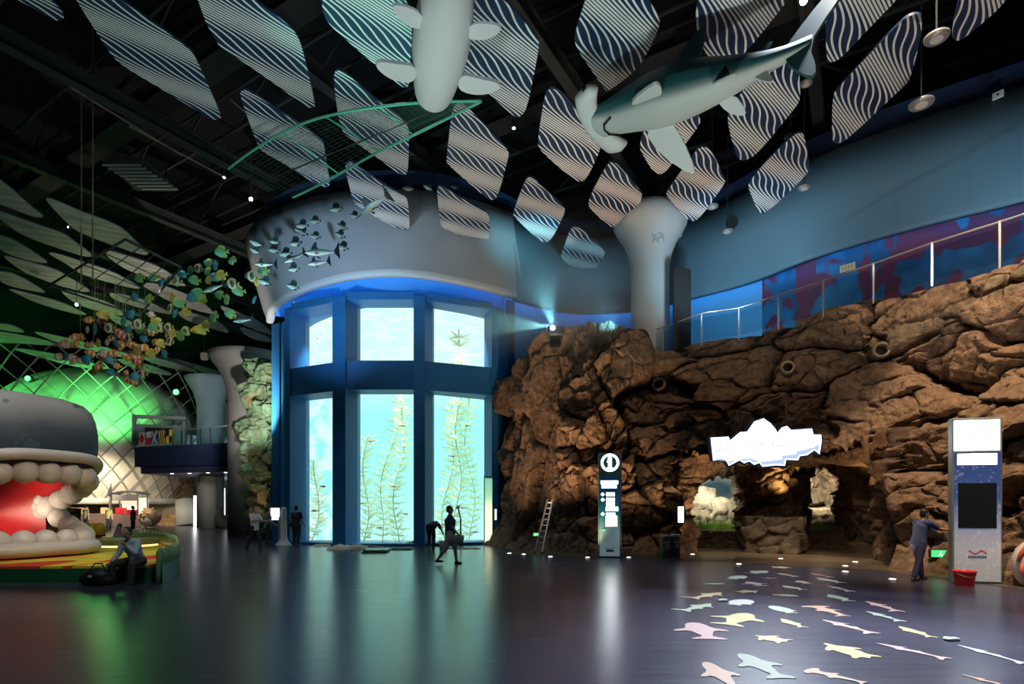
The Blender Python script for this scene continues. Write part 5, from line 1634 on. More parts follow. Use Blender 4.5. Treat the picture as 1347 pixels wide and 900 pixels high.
# ------------------------------------------------------------------ life inside the tank
kelp_stem = mat('kelp_stem', (.75, .78, .40), rough=.5)
kelp_leaf = bpy.data.materials.new('kelp_leaf')
kelp_leaf.use_nodes = True
nt = kelp_leaf.node_tree
nt.nodes.remove(nt.nodes['Principled BSDF'])
a_, b_, c_ = nt.nodes.new('ShaderNodeBsdfDiffuse'), nt.nodes.new('ShaderNodeBsdfTranslucent'), nt.nodes.new('ShaderNodeMixShader')
a_.inputs[0].default_value, b_.inputs[0].default_value, c_.inputs[0].default_value = (.92, .95, .62, 1), (1, 1, .74, 1), .7
nt.links.new(a_.outputs[0], c_.inputs[1])
nt.links.new(b_.outputs[0], c_.inputs[2])
nt.links.new(c_.outputs[0], nt.nodes['Material Output'].inputs[0])
rng = random.Random(8)
for j, (px, Y, h, sway, lab) in enumerate(((478, 27.2, 5.2, .25, 'slim kelp plant at the left of the middle lower window'), (498, 27.6, 6.6, .9, 'kelp plant leaning right in the middle lower window'), (520, 27.0, 7.6, .5, 'thick kelp plant at the right of the middle lower window'), (585, 27.6, 8.8, .7, 'tall kelp plant at the left of the right tank windows'), (600, 27.2, 10.2, .3, 'tallest kelp plant, rising through both right tank windows'), (622, 27.9, 7.5, -.4, 'kelp plant at the right edge of the right lower window'), (412, 27.5, 4.0, .2, 'short kelp plant in the left lower window'))):
    x0 = XW(px, Y)
    t = thing('kelp_plant', lab, 'kelp', (x0, Y, 0))
    path = [Vector((sway * (z / h) ** 1.3 + .18 * math.sin(z * 1.3 + j), .15 * math.sin(z * .9 + j), z)) for z in np.linspace(0, h, 26)]
    MB().tube(path, .022, 6).build('stem', kelp_stem, t, True)
    lf = MB()
    for z in np.arange(.2, h, .022):
        p = path[min(int(z / h * 25), 25)]
        a, L, w = rng.uniform(0, 6.28), rng.uniform(.25, .70), rng.uniform(.02, .042)
        d = Vector((math.cos(a), math.sin(a) * .6, rng.uniform(-.1, .75)))
        s_ = Vector((-d.z * .7, .3, d.x)).normalized() * w
        lf.poly([p, p + d * L * .3 + s_, p + d * L * .75 + s_ * .7, p + d * L, p + d * L * .75 - s_ * .7, p + d * L * .3 - s_])
    lf.build('blades', kelp_leaf, t)
tank_fish = mat('tank_fish', (.8, .62, .38), rough=.4)
first = None
for px, py in ((476, 662), (518, 640), (500, 694), (534, 676), (584, 690), (610, 668), (625, 700), (595, 600), (425, 640), (414, 672), (530, 560), (488, 580), (420, 445), (615, 560)):
    if first is None:
        first = bpy.data.objects.new('tank_fish', None)
        COL.objects.link(first)
        body('body', [(.16, 0, 0, .005, .005, .005), (.08, 0, 0, .025, .045, .045), (-.04, 0, 0, .02, .04, .04), (-.12, 0, 0, .008, .012, .012)], painted, first, 10, dark=(.75, .6, .35), light=(.85, .8, .6))
        fin('tail_fin', [(-.10, .01), (-.10, -.01), (-.19, -.05), (-.16, 0), (-.19, .05)], tank_fish, first, .008)
        f_ = first
    else:
        f_ = copy_tree(first)
    f_.location = P(px, py, 26.7)
    f_.rotation_euler = (0, 0, rng.choice((.2, 3.0, -.3, 3.4)))
    tag(f_, 'small pale fish swimming behind the tank windows', 'fish', 'fish in the tank')

# ------------------------------------------------------------------ things at the foot of the tower
t = thing('touch_kiosk', 'lit screen on a post half under a pale dust cover, left of the tower', 'kiosk', (XW(366, 24.6), 24.6, 0), .5)
MB().tube([(.05, 0, 0), (.05, 0, 1.25)], .06, 10).build('post', steel_m, t)
MB().box((-.12, 0, 1.38), (.46, .07, .62), 0, .012).build('case', black_m, t)
MB().box((-.13, -.038, 1.38), (.36, .008, .52)).build('lit_face', glow('kiosk_screen_light', (.9, .97, 1), 1.6), t)
cover = MB().lathe([(.36, 0), (.33, .05), (.22, .16), (.15, .36), (.13, .9), (.14, 1.5), (.12, 1.66), (.02, 1.68)], (.2, .04, 0), 26)
rr = random.Random(3)
cover.v = [(x + rr.uniform(-.02, .02), y + rr.uniform(-.02, .02), z) for x, y, z in cover.v]
cover.build('dust_cover', mat('pale_dust_sheet', (.55, .57, .53), rough=.8), t, True)
t = thing('label_stand', 'thin black stand with slanted plate before the right tank window', 'label stand', (XW(606, 24.0), 24.0, 0))
MB().tube([(0, 0, 0), (0, 0, 1.2)], .035, 8).build('post', black_m, t)
MB().lathe([(.16, 0), (.16, .02), (.05, .03)], seg=18).build('foot', black_m, t)
MB().tube([(0, 0, 1.18), (-.10, -.05, 1.62)], .03, 6).build('arm', black_m, t)
MB().prism([(-.17, -.30, 1.60), (-.03, -.30, 1.60), (-.03, .06, 1.72), (-.17, .06, 1.72)], (0, .01, .03)).build('plate', black_m, t)
p = P(642.5, 680, 25.35)
t = thing('lit_sign_post', 'tall narrow glowing pale green sign at the right corner of the tower', 'sign', (p.x, p.y - .1, 0), .5)
MB().box((0, .02, 1.55), (.40, .08, 3.05), 0, .01).build('case', mat('pale_sign_case', (.5, .6, .5)), t)
m = bpy.data.materials.new('sign_gradient_light')
m.use_nodes = True
nt = m.node_tree
nt.nodes.remove(nt.nodes['Principled BSDF'])
n = NT(m)
e = n.node('ShaderNodeEmission')
z_ = n.xyz(n.obj())[2]
n._in(e.inputs[0], n.ramp(n.math('DIVIDE', z_, 3.0), [(0, (1., .98, .62)), (.5, (.95, 1., .62)), (.72, (.30, .62, .36)), (1, (.16, .48, .36))]))
e.inputs[1].default_value = 1.3
nt.links.new(e.outputs[0], nt.nodes['Material Output'].inputs[0])
MB().box((0, -.025, 1.5), (.35, .01, 2.9)).build('lit_face', m, t)
MB().tube([(-.09, -.035, 2.35), (-.09, -.035, 2.68), (-.05, -.035, 2.78), (.05, -.035, 2.78), (.09, -.035, 2.68), (.09, -.035, 2.35)], .012, 5).build('arch_mark', mat('sign_mark_green', (.5, .8, .5), emit=(.6, .95, .6), es=.5), t)
p = P(652, 677, 24.2)
t = thing('small_lit_plate', 'small white lit plate between tower corner and rock', 'lit plate', p, .2)
MB().box((0, .04, 0), (.12, .08, .54), 0, .01).build('case', black_m, t)
MB().box((0, -.006, 0), (.08, .01, .46)).build('lit_face', glow('plate_light', (.9, .95, .9), 1.6), t)


def cloth_pile(px, py, w, d, h, m, lab, cat, seed, rz=0.):
    p = PZ(px, py, 0)
    nx, ny = 40, 22
    u, v = np.meshgrid(np.linspace(-1, 1, nx), np.linspace(-1, 1, ny), indexing='ij')
    e_ = np.clip(1.15 - np.maximum(abs(u), abs(v)) ** 4 * 1.2, 0, 1) ** .5
    z = h * e_ * (.65 + 1.1 * fbm(u * 2.5 + seed, v * 2 + seed, seed, 4))
    x = u * w / 2 * (1 + .25 * fbm(v * 2 + seed, u * 0 + 1, seed + 3)) + .02
    y = v * d / 2 * (1 + .3 * fbm(u * 3 + seed, v * 0 + 2, seed + 5))
    z[0], z[-1], z[:, 0], z[:, -1] = 0, 0, 0, 0
    ca, sa = math.cos(rz), math.sin(rz)
    B = np.stack([p.x + x * ca - y * sa, p.y + x * sa + y * ca, np.maximum(z, 0)], -1)
    o = grid_mesh(lab.split()[-1] if False else cat.replace(' ', '_'), B, m, origin=(p.x, p.y, 0))
    tag(o, lab, cat)


sheet_m = mat('beige_sheet', (.55, .52, .42), rough=.85)
black_c = mat('black_cloth', (.02, .03, .035), rough=.8)
cloth_pile(458, 722, 1.35, 1.3, .20, sheet_m, 'crumpled beige dust sheet on the floor before the left tower column', 'dust sheet', 3)
cloth_pile(493, 727, 1.0, .7, .13, black_c, 'folded black mat nearest the camera before the middle tank window', 'black mat', 7, .1)
cloth_pile(489, 719.5, .9, .6, .07, black_c, 'flat black mat against the foot of the middle tank window', 'black mat', 9)
cloth_pile(527, 723, 1.0, .8, .08, mat('teal_cloth', (.02, .08, .08), rough=.8), 'dark teal cloth lying flat before the right tower column', 'cloth', 12)
cloth_pile(424, 718.5, .7, .5, .10, sheet_m, 'small pale rag heap left of the left tower column', 'rag', 15)
cloth_pile(540, 718, .35, .35, .26, black_c, 'small dark bag at the foot of the middle tank window', 'bag', 19)
cloth_pile(610, 722, 1.3, .35, .05, sheet_m, 'pale cloth strip on the floor before the right tank window', 'cloth strip', 23)
t = thing('paint_bucket', 'pale round bucket on the floor beside the walking person', 'bucket', (XW(583, 22.6), 22.6, 0))
MB().lathe([(.01, 0), (.14, 0), (.18, .34), (.165, .34), (.13, .02), (.01, .02)], seg=24).build('pail', mat('pale_bucket', (.5, .55, .5), rough=.4), t, True)
MB().tube([(.17 * math.cos(a), 0, .33 + .14 * math.sin(a)) for a in np.linspace(0, math.pi, 12)], .006, 5).build('handle', steel_m, t)

# ------------------------------------------------------------------ play platform with the whale head
plat = [(-19, 12.75), (XW(60, 12.75), 12.75), (XW(199, 12.85), 12.85), (XW(231, 15.6), 15.6), (XW(224, 19), 19), (XW(192, 22), 22), (XW(160, 24), 24), (XW(90, 25.5), 25.5), (-26, 25.5)]
m = mat('play_floor', (.6, .4, .1), rough=.75, spec=.2)
n = NT(m)
f = n.noise(n.mapping(n.obj(), (.8, .55, 1)), .42, 1., .8)
col_r = n.node('ShaderNodeValToRGB')
col_r.color_ramp.interpolation = 'CONSTANT'
e = col_r.color_ramp.elements
for _ in range(4):
    e.new(.5)
for i_, (pp, cc) in enumerate(((0, (.55, .07, .03)), (.40, (.62, .52, .05)), (.50, (.30, .45, .05)), (.54, (.66, .50, .05)), (.60, (.72, .20, .04)), (.72, (.58, .46, .06)))):
    e[i_].position, e[i_].color = pp, (*cc, 1)
n._in(col_r.inputs[0], f)
n.set('Base Color', col_r.outputs[0])
t = thing('play_platform', 'low play platform with green sides and colourful top under the whale head', 'platform', (0, 0, 0))
MB().prism([(*p, 0) for p in plat], (0, 0, .33)).build('platform_side', mat('dark_green_side', (.01, .10, .05), rough=.4), t)
c_ = Vector((-14, 18, 0))
MB().prism([(c_.x + (x - c_.x) * .995, c_.y + (y - c_.y) * .995, .33) for x, y in plat], (0, 0, .05)).build('coloured_top', m, t)
# round green step with a lit edge
st = thing('round_step', 'low tan green round step on the platform with a warm lit edge', 'step', (XW(168, 19.3), 19.3, .38))
st.scale = (.5, .5, 1)
MB().lathe([(1.75, 0), (1.75, .05)], seg=40).build('lit_edge', glow('warm_edge_light', (1, .50, .16), 3.2), st)
MB().lathe([(1.60, .05), (1.86, .06), (1.86, .20), (1.8, .24), (.02, .24)], seg=40).build('step_top', mat('tan_green_step', (.24, .26, .08), rough=.5), st)
# fence of green bars
fn = thing('bar_fence', 'curved fence of shiny green upright bars round the platform', 'fence', (0, 0, 0))
fp = resample(catmull([(XW(200, 12.7) + .12, 12.75), (XW(221, 13.8), 13.9), (XW(233, 15.6), 15.6), (XW(226, 19), 19), (XW(194, 22.1), 22.1), (XW(162, 24.1), 24.1)], 90), 92)
bar_m = mat('green_bar', (.10, .36, .16), rough=.18, c2=(.34, .42, .16), nscale=3)
bar_proto = None
for i, (x, y) in enumerate(fp):
    h_ = .74 + .05 * math.sin(i * 1.7)
    if bar_proto is None:
        bar_proto = MB().lathe([(.02, 0), (.055, .02), (.05, .3), (.058, .5), (.05, .7), (.058, .88), (.045, .97), (.01, 1.0)], seg=10).build('bar', bar_m, fn, True)
        b = bar_proto
    else:
        b = bar_proto.copy()
        COL.objects.link(b)
    b.location, b.scale = (x, y, .01), (1, 1, h_)
ribbon('base_board', [(fp + np.array([.09, -.02]), .0), (fp + np.array([.09, -.02]), .42)], mat('fence_base_green', (.01, .06, .05), rough=.4), fn)
# yellow caterpillar
ct = thing('yellow_caterpillar', 'yellow ribbed caterpillar seat on the platform behind the whale jaw', 'caterpillar seat', (XW(103, 24.7), 24.7, .38), .1)
ym = mat('yellow_plastic', (.75, .52, .02), rough=.3)
for i in range(8):
    MB().ball((-.95 + i * .26, 0, .30), (.19, .34, .30 + (.02 if i % 2 else 0)), 18, 12).build('segment', ym, ct, True)
MB().box((0, 0, .06), (2.0, .5, .12), 0, .03).build('seat_base', mat('brown_base', (.08, .05, .03)), ct)

# whale head: opens to the right and towards the hall
wt = thing('whale_head', 'giant grey whale head with open red mouth and big white teeth', 'whale head', (-14.9, 16.0, .38), math.radians(-20))
Wm, Lm = 1.75, 3.0


def uprof(k, a):
    """U-shaped jaw outline in plan. a runs 0 (near side rear) .. 1 (far side rear)."""
    out = []
    for q in a:
        th = (q - .5) * math.pi
        c, s_ = math.cos(th), math.sin(th)
        x = Lm * np.sign(c) * abs(c) ** .62
        y = Wm * np.sign(s_) * abs(s_) ** .55
        out.append((x * k, y * k))
    return np.array(out)


aa = np.linspace(0, 1, 60)
U = uprof(1, aa)
tilt = lambda x: -.40 + 1.0 * max(x, 0) / Lm                      # the upper jaw rises a little to the front
# skull
rows, cols = [], []
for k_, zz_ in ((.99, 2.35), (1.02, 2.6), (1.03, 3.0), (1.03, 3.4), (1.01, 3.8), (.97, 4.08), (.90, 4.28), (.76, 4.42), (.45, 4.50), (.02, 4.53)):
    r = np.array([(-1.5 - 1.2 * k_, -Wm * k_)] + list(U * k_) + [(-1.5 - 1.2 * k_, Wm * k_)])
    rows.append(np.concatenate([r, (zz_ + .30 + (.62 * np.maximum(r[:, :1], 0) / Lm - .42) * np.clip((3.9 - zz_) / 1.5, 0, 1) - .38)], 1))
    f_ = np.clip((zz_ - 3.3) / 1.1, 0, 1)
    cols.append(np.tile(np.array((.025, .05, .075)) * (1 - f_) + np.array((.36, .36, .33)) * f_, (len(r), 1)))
B = np.stack(rows, 1)
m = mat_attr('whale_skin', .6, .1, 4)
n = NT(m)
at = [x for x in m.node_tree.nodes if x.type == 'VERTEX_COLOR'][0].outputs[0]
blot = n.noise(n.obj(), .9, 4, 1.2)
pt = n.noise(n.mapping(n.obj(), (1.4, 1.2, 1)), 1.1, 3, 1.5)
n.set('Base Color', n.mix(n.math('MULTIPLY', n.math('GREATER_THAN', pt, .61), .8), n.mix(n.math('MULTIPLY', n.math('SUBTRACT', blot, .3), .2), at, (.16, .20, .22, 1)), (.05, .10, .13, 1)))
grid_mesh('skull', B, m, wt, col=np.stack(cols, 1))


def band(name, z, rad, rz_, m, k_=1.0, tl=tilt):
    pts = [Vector((x * k_, y * k_, z + tl(x) - .38)) for x, y in U]
    pts = [Vector((-2.6, -Wm * k_, z - .38))] + pts + [Vector((-2.6, Wm * k_, z - .38))]
    rings = []
    for i, p in enumerate(pts):
        d = pts[min(i + 1, len(pts) - 1)] - pts[max(i - 1, 0)]
        nrm = Vector((d.y, -d.x, 0)).normalized()
        rings.append([p + nrm * rad * math.cos(t_) + Vector((0, 0, rz_ * math.sin(t_))) for t_ in np.linspace(0, 2 * math.pi, 16, endpoint=False)])
    return MB().loft(rings).build(name, m, wt, True)


lip_w = mat('whale_lip', (.52, .50, .46), rough=.45)
gum = mat('red_mouth', (.42, .015, .02), rough=.35, bump=.1, bscale=3)
tooth_m = mat('tooth_paint', (.62, .58, .53), rough=.3)
band('upper_lip', 2.46, .15, .15, lip_w, 1.02)
flat = lambda x: 0.
band('lower_lip', .60, .30, .20, lip_w, .95, flat)
# palate, throat and tongue
th_ = np.linspace(0, 1, 14)
R_ = np.stack([np.concatenate([U * k_, (2.30 + .45 * (1 - k_ ** 2) + np.array([[tilt(x)] for x, y in U])) - .38], 1) for k_ in np.linspace(.98, .02, 10)], 1)
grid_mesh('palate', R_, gum, wt)
R_ = np.stack([np.concatenate([U * k_, np.full((len(U), 1), .52 + .10 * (1 - k_) - .38)], 1) for k_ in np.linspace(1.0, .02, 10)], 1)
grid_mesh('tongue', R_, gum, wt)
back_ = np.zeros((16, 12, 3))
for i, y in enumerate(np.linspace(-Wm, Wm, 16)):
    for j, z in enumerate(np.linspace(.4, 2.5, 12)):
        back_[i, j] = (-.25 - .9 * (1 - (y / Wm) ** 2) * math.sin((z - .4) / 2.1 * math.pi), y, z - .38)
grid_mesh('throat', back_, gum, wt)
MB().ball((0, 0, .15), (Lm * .98, Wm * .98, .14), 40, 10).build('lower_jaw', lip_w, wt, True)
nT = 15
_a = np.linspace(0, 1, 400)
_p = uprof(1, _a)
_d = np.r_[0, np.cumsum(np.linalg.norm(np.diff(_p, axis=0), axis=1))]
for i in range(nT):
    q = float(np.interp(_d[-1] * (.02 + .96 * i / (nT - 1)), _d, _a))
    (x, y), = uprof(.93, [q])
    r = .30
    MB().ball((x, y, 2.10 + tilt(x) - .38), (r * 1.0, r * 1.0, r * 1.05), 16, 12).build('upper_tooth', tooth_m, wt, True)
    (x, y), = uprof(.90, [q])
    MB().ball((x, y, .80 + .95 * max(0, 1 - x / Lm) ** 2 - .38), (r * .95, r * .95, r), 16, 12).build('lower_tooth', tooth_m, wt, True)
# mouth corners: teeth climb from lower to upper jaw
for sg in (-1, 1):
    for i in range(3):
        k_ = i / 2
        MB().ball((-.22 - .1 * math.sin(k_ * math.pi), sg * Wm * .93, 1.55 + .35 * k_ - .38), .22, 14, 10).build('corner_tooth', tooth_m, wt, True)

# ------------------------------------------------------------------ far hall: dome, balcony, shop
AX, AY = XW(132, 54), 54.0
px_m = 54 / F
white_dome = mat('white_dome_skin', (.62, .63, .60), rough=.5)
dm = thing('dome_building', 'large white dome bathed in green light at the far left', 'dome', (AX, AY, 0))
prof = [(9.05 * math.cos(a), 7.0 + 7.55 * math.sin(a)) for a in np.linspace(-.25, math.pi / 2 - .01, 26)]
MB().lathe(prof, seg=72, cap=False).build('dome_shell', white_dome, dm, True)
sk = [(7.75, 2.25), (8.6, 4.3), (9.4, 6.6), (9.9, 8.2)]
MB().lathe(sk, seg=72, cap=False).build('skirt', mat('white_skirt', (.60, .57, .50), rough=.5), dm, True)
MB().lathe([(7.9, 1.85), (8.1, 1.9), (8.05, 2.35), (7.7, 2.4)], seg=72, cap=False).build('skirt_ring', white_dome, dm, True)
lr = [(7.85, 2.2), (8.75, 4.3), (9.55, 6.6), (10.2, 8.6), (11.1, 11.2), (12.2, 13.9)]
lp = catmull(lr, 24)
lat = MB()
nd = 40
for fam in (-1, 1):
    for i in range(nd):
        pth = []
        for r, z in lp:
            a = 2 * math.pi * i / nd + fam * (z - 2) * .085
            pth.append((r * math.cos(a), r * math.sin(a), z))
        if sum(p[1] for p in pth) / len(pth) < 4:
            lat.tube(pth, .055, 4, False)
lat.build('lattice', mat('grey_lattice', (.30, .31, .29), rough=.5), dm, True)
MB().lathe([(12.1, 13.75), (12.45, 13.8), (12.4, 14.1), (12.1, 14.05)], seg=72, cap=False).build('lattice_rim', bpy.data.materials['grey_lattice'], dm, True)
for px in (245, 30):
    MB().tube([(XW(px, 50) - AX, -4.2, 2.2), (XW(px + (7 if px > 100 else -5), 50) - AX, -4.6, 0)], [.75, .95], 16).build('leg', white_dome, dm, True)
# frame round the doorway on the balcony
frame_g = mat('doorway_frame_grey', (.26, .28, .26), rough=.6)
df = thing('balcony_doorway', 'pale framed doorway in the dome behind the balcony flags', 'doorway', (XW(210, 44.6), 44.6, 6.1), .28)
for nm, bx_ in (('frame_post', (-1.75, 0, 1.35, .22, .3, 2.7)), ('frame_post', (1.75, 0, 1.15, .22, .3, 2.3)), ('lintel', (0, 0, 2.55, 3.7, .3, .26))):
    MB().box(bx_[:3], bx_[3:]).build(nm, frame_g, df)
MB().box((-.1, .25, 1.0), (3.3, .1, 2.0)).build('inner_wall', mat('grey_green_inside', (.20, .26, .22)), df)
MB().box((-.1, .16, 1.35), (1.9, .08, .8)).build('dark_opening', black_m, df)
# balcony
navy2 = mat('navy_balcony', (.016, .026, .065), rough=.5)
ba = thing('balcony', 'dark navy balcony with glass rail between dome and tower', 'balcony', (0, 0, 0))
bl, br = (XW(177, 42), 42.0), (XW(330, 36), 36.0)
MB().prism([(*bl, 4.6), (*br, 4.35), (br[0] + 2, br[1] + 8, 4.35), (bl[0], bl[1] + 8, 4.6)], (0, 0, 1.45)).build('front_slab', navy2, ba)
MB().prism([(bl[0] + .3, bl[1] + .25, 4.1), (br[0], br[1] + .25, 3.95), (br[0] + 2, br[1] + 8, 3.95), (bl[0], bl[1] + 8, 4.1)], (0, 0, .5)).build('lower_slab', mat('navy_under', (.03, .04, .08), rough=.5), ba)
dl = MB()
for k_ in (.28, .44, .60, .75):
    x, y = bl[0] + (br[0] - bl[0]) * k_, bl[1] + (br[1] - bl[1]) * k_ + 1.0
    MB().lathe([(.12, 0), (.10, -.02)], (x, y, 4.1 - .15 * k_), 14).build('downlight', disc, ba)
rb = resample(np.array([(bl[0] + .2, bl[1] + .15), (br[0], br[1] + .15)]), 13)
for x, y in rb[4:]:
    MB().box((x, y, 6.45), (.07, .07, 1.1)).build('post', black_m, ba)
MB().tube([(*rb[0], 6.98), (*rb[-1], 6.98)], .04, 6).build('handrail', steel_m, ba)
MB().prism([(*rb[4], 6.0), (*rb[-1], 5.9), (*rb[-1], 6.85), (*rb[4], 6.9)], (0, .02, 0)).build('glass_panel', rg, ba)
fl_w, fl_r, fl_b, fl_y, fl_k = [mat(n_, c) for n_, c in (('flag_white', (.6, .6, .58)), ('flag_red', (.5, .03, .05)), ('flag_blue', (.03, .08, .25)), ('flag_yellow', (.7, .48, .03)), ('flag_black', (.015, .015, .02)))]
for i, (px, lab) in enumerate(((190, 'white flag with a red diamond hung on the balcony rail'), (200, 'red and white flag hung second on the balcony rail'), (208, 'blue flag with a white diagonal cross on the balcony rail'), (218, 'yellow and black diagonally striped flag on the balcony rail'), (229, 'yellow and black quartered flag on the balcony rail'))):
    k_ = (px - 177) / 153
    x, y = bl[0] + (br[0] - bl[0]) * k_, bl[1] + (br[1] - bl[1]) * k_ - .12
    t = thing('signal_flag', lab, 'flag', (x, y, 6.12), -.4)
    w, h_ = .52, .95

    def fp_(name, m, pts, lift=.0):
        MB().prism([(a * w / 2 * 1.15, -lift, b * h_) for a, b in pts], (0, .01, 0)).build(name, m, t)
    fp_('cloth', (fl_w, fl_w, fl_b, fl_y, fl_y)[i], [(-1, 0), (1, 0), (1, 1), (-1, 1)])
    if i == 0:
        fp_('diamond', fl_r, [(0, .05), (.95, .5), (0, .95), (-.95, .5)], .012)
    elif i == 1:
        fp_('red_half', fl_r, [(-1, 0), (1, 0), (1, .55), (-1, .55)], .012)
    elif i == 2:
        fp_('cross_arm', fl_w, [(-1, 0), (-.7, 0), (1, 1), (.7, 1)], .012)
        fp_('cross_arm', fl_w, [(1, 0), (.7, 0), (-1, 1), (-.7, 1)], .014)
    elif i == 3:
        for q in (-1.2, -.4, .4, 1.2):
            pts = [(max(-1, min(1, a)), b) for a, b in ((q - .2, 1), (q + .2, 1), (q + .8, 0), (q + .4, 0))]
            fp_('black_stripe', fl_k, pts, .012)
    else:
        fp_('black_quarter', fl_k, [(-1, .5), (0, .5), (0, 1), (-1, 1)], .012)
        fp_('black_quarter', fl_k, [(0, 0), (1, 0), (1, .5), (0, .5)], .012)
# walls and columns below and beside the balcony
struct(MB().prism([(XW(302, 38), 38.3, 0), (XW(331, 34), 34.3, 0), (XW(331, 34), 35, 0), (XW(302, 38), 39, 0)], (0, 0, 4.2)).build('wall_grey_left', mat('grey_wall_paint', (.13, .15, .16), rough=.7)))
beige = mat('beige_column', (.36, .33, .30), rough=.6)
for i, (px, Y, r) in enumerate(((273, 44, .66), (306.5, 39, .29))):
    struct(MB().lathe([(r, 0), (r, 4.0)], seg=30).build('trim_%d' % (40 + i), beige, smooth=True, loc=(XW(px, Y), Y, 0)))
struct(MB().box((XW(298, 60), 60, 7.5), (9, .4, 4.4)).build('wall_pale_far', mat('pale_blue_far_wall', (.30, .50, .60), rough=.6)))
struct(MB().box((XW(262, 56), 56, 3.4), (12, .4, 2.2)).build('wall_blue_far', mat('blue_far_wall', (.03, .07, .20), rough=.6)))
o = rock_sheet('brown_rock_wall', [W(236, 53), W(246, 52), W(258, 52), W(275, 53)], 0, 4.2, dark_rock, 610, .8, 2.0, 70, 50)
tag(o, 'brown rock wall behind the bright white pillar in the far hall', 'rock wall')
for px, py, Y, w, h_, lab in ((259, 671, 47, .55, 2.5, 'bright white glowing pillar sign in the far hall'), (289, 668, 50, .9, 3.2, 'bright white doorway light behind the shark figure')):
    t = thing('light_pillar', lab, 'light', (XW(px, Y), Y, 0))
    MB().box((0, .1, h_ / 2 + .05), (w + .08, .16, h_ + .1)).build('case', steel_m, t)
    MB().box((0, 0, h_ / 2 + .05), (w, .03, h_)).build('lit_face', glow('pillar_light', (.92, .95, 1), 4.5) if px == 259 else bpy.data.materials['pillar_light'], t)
# second totem, far
Y = 36.5
t = thing('information_totem', 'dark information totem with round sign at the grey wall left of the tower', 'totem', (XW(315.5, Y), Y, 0), .05)
MB().box((0, 0, 1.55), (.52, .16, 3.1), 0, .02).build('housing', mat('dark_totem', (.06, .07, .08), rough=.35), t)
MB().lathe([(.19, 0), (.13, .0), (.13, .01), (.19, .01), (.19, 0)], seg=24, cap=False).build('sign_ring', white_glow, t)
t.children[-1].rotation_euler = (math.pi / 2, 0, 0)
t.children[-1].location = (0, -.09, 2.8)
MB().box((0, -.09, 2.8), (.08, .01, .22)).build('letter_i', white_glow, t)
tb = MB()
for i, (z, w) in enumerate(((2.3, .22), (2.12, .2), (1.95, .24), (1.75, .2), (1.58, .26), (1.42, .2), (1.26, .24))):
    tb.box((.02, -.09, z), (w, .01, .11))
tb.build('direction_lettering', white_glow, t)
# shark-like statue
t = thing('rearing_shark_figure', 'grey shark figure rearing with open mouth beside the far column', 'statue', (XW(291, 44), 44, 0), 2.4)
body('body', [(1.05, 0, 1.75, .05, .10, .06), (.8, 0, 1.5, .22, .26, .2), (.45, 0, 1.1, .34, .36, .34), (.1, 0, .65, .42, .5, .42), (-.3, 0, .35, .44, .5, .34), (-.9, 0, .18, .30, .30, .18), (-1.5, 0, .1, .14, .14, .10)], painted, t, 18, dark=(.12, .11, .10), light=(.52, .46, .38), line=-.1)
MB().tube([(1.05, -.05, 1.68), (.85, -.18, 1.42), (.62, -.24, 1.18)], [.03, .06, .03], 8).build('jaw', mat('pale_jaw', (.55, .45, .36)), t, True)
fin('flipper', [(.5, 0), (.15, 0), (.3, -.5), (.45, -.6)], bpy.data.materials['pale_jaw'], t, .08, 'xy', (0, -.35, .6), (.5, 0, 0))
fin('dorsal_fin', [(.1, .95), (-.4, .75), (-.45, 1.3), (-.3, 1.35)], mat('grey_statue_fin', (.12, .11, .10)), t, .08)
# plump bird statue
Y = 44.0
t = thing('plump_bird_figure', 'round brown plump bird statue with cream belly standing in the far hall', 'statue', (XW(197, Y), Y, 0), -.1)
bm_ = mat('brown_bird', (.20, .13, .07), rough=.5)
MB().ball((0, 0, .82), (.76, .60, .72), 24, 16).build('body', bm_, t, True)
MB().ball((0, -.20, .62), (.54, .44, .50), 20, 14).build('belly', mat('cream_belly', (.42, .38, .30)), t, True)
for sg in (-1, 1):
    MB().ball((sg * .26, -.50, 1.10), (.12, .06, .13), 14, 10).build('eye_patch', bpy.data.materials['cream_belly'], t, True)
    MB().ball((sg * .26, -.55, 1.10), .055, 10, 8).build('eye', bpy.data.materials['black_eye'], t, True)
    MB().ball((sg * .78, -.02, .72), (.12, .22, .36), 14, 10, Euler((0, sg * .45, 0)).to_matrix()).build('wing', bm_, t, True)
    MB().ball((sg * .24, -.25, .05), (.2, .28, .07), 12, 8).build('foot', mat('orange_foot', (.45, .25, .08)) if sg < 0 else bpy.data.materials['orange_foot'], t, True)
    MB().ball((sg * .36, -.1, 1.48), (.1, .08, .12), 10, 8).build('tuft', bm_, t, True)
MB().ball((0, -.62, .92), (.12, .14, .09), 12, 8).build('beak', bpy.data.materials['orange_foot'], t, True)
# small grey seal figure at the fence
t = thing('small_seal_figure', 'small grey and white seal figure at the far end of the green fence', 'statue', (XW(156, 25.9), 25.9, 0), -.5)
t.scale = (.55, .55, .8)
body('body', [(.30, 0, .98, .05, .08, .06), (.18, 0, 1.0, .2, .18, .16), (0, 0, .8, .24, .2, .24), (-.15, 0, .45, .32, .3, .4), (-.5, 0, .25, .25, .2, .24), (-.9, 0, .15, .08, .08, .1)], painted, t, 16, dark=(.16, .18, .18), light=(.52, .52, .48), line=.1)
MB().ball((.33, -.0, .98), .045, 8, 6).build('nose', bpy.data.materials['black_eye'], t, True)
for sg in (-1, 1):
    MB().ball((.24, sg * .11, 1.06), .03, 8, 6).build('eye', bpy.data.materials['black_eye'], t, True)
    fin('flipper', [(.1, 0), (-.1, 0), (-.15, sg * .3), (0, sg * .35)], mat('grey_flipper', (.2, .22, .22)) if sg < 0 else bpy.data.materials['grey_flipper'], t, .05, 'xy', (0, sg * .25, .35), (sg * -.6, 0, 0))
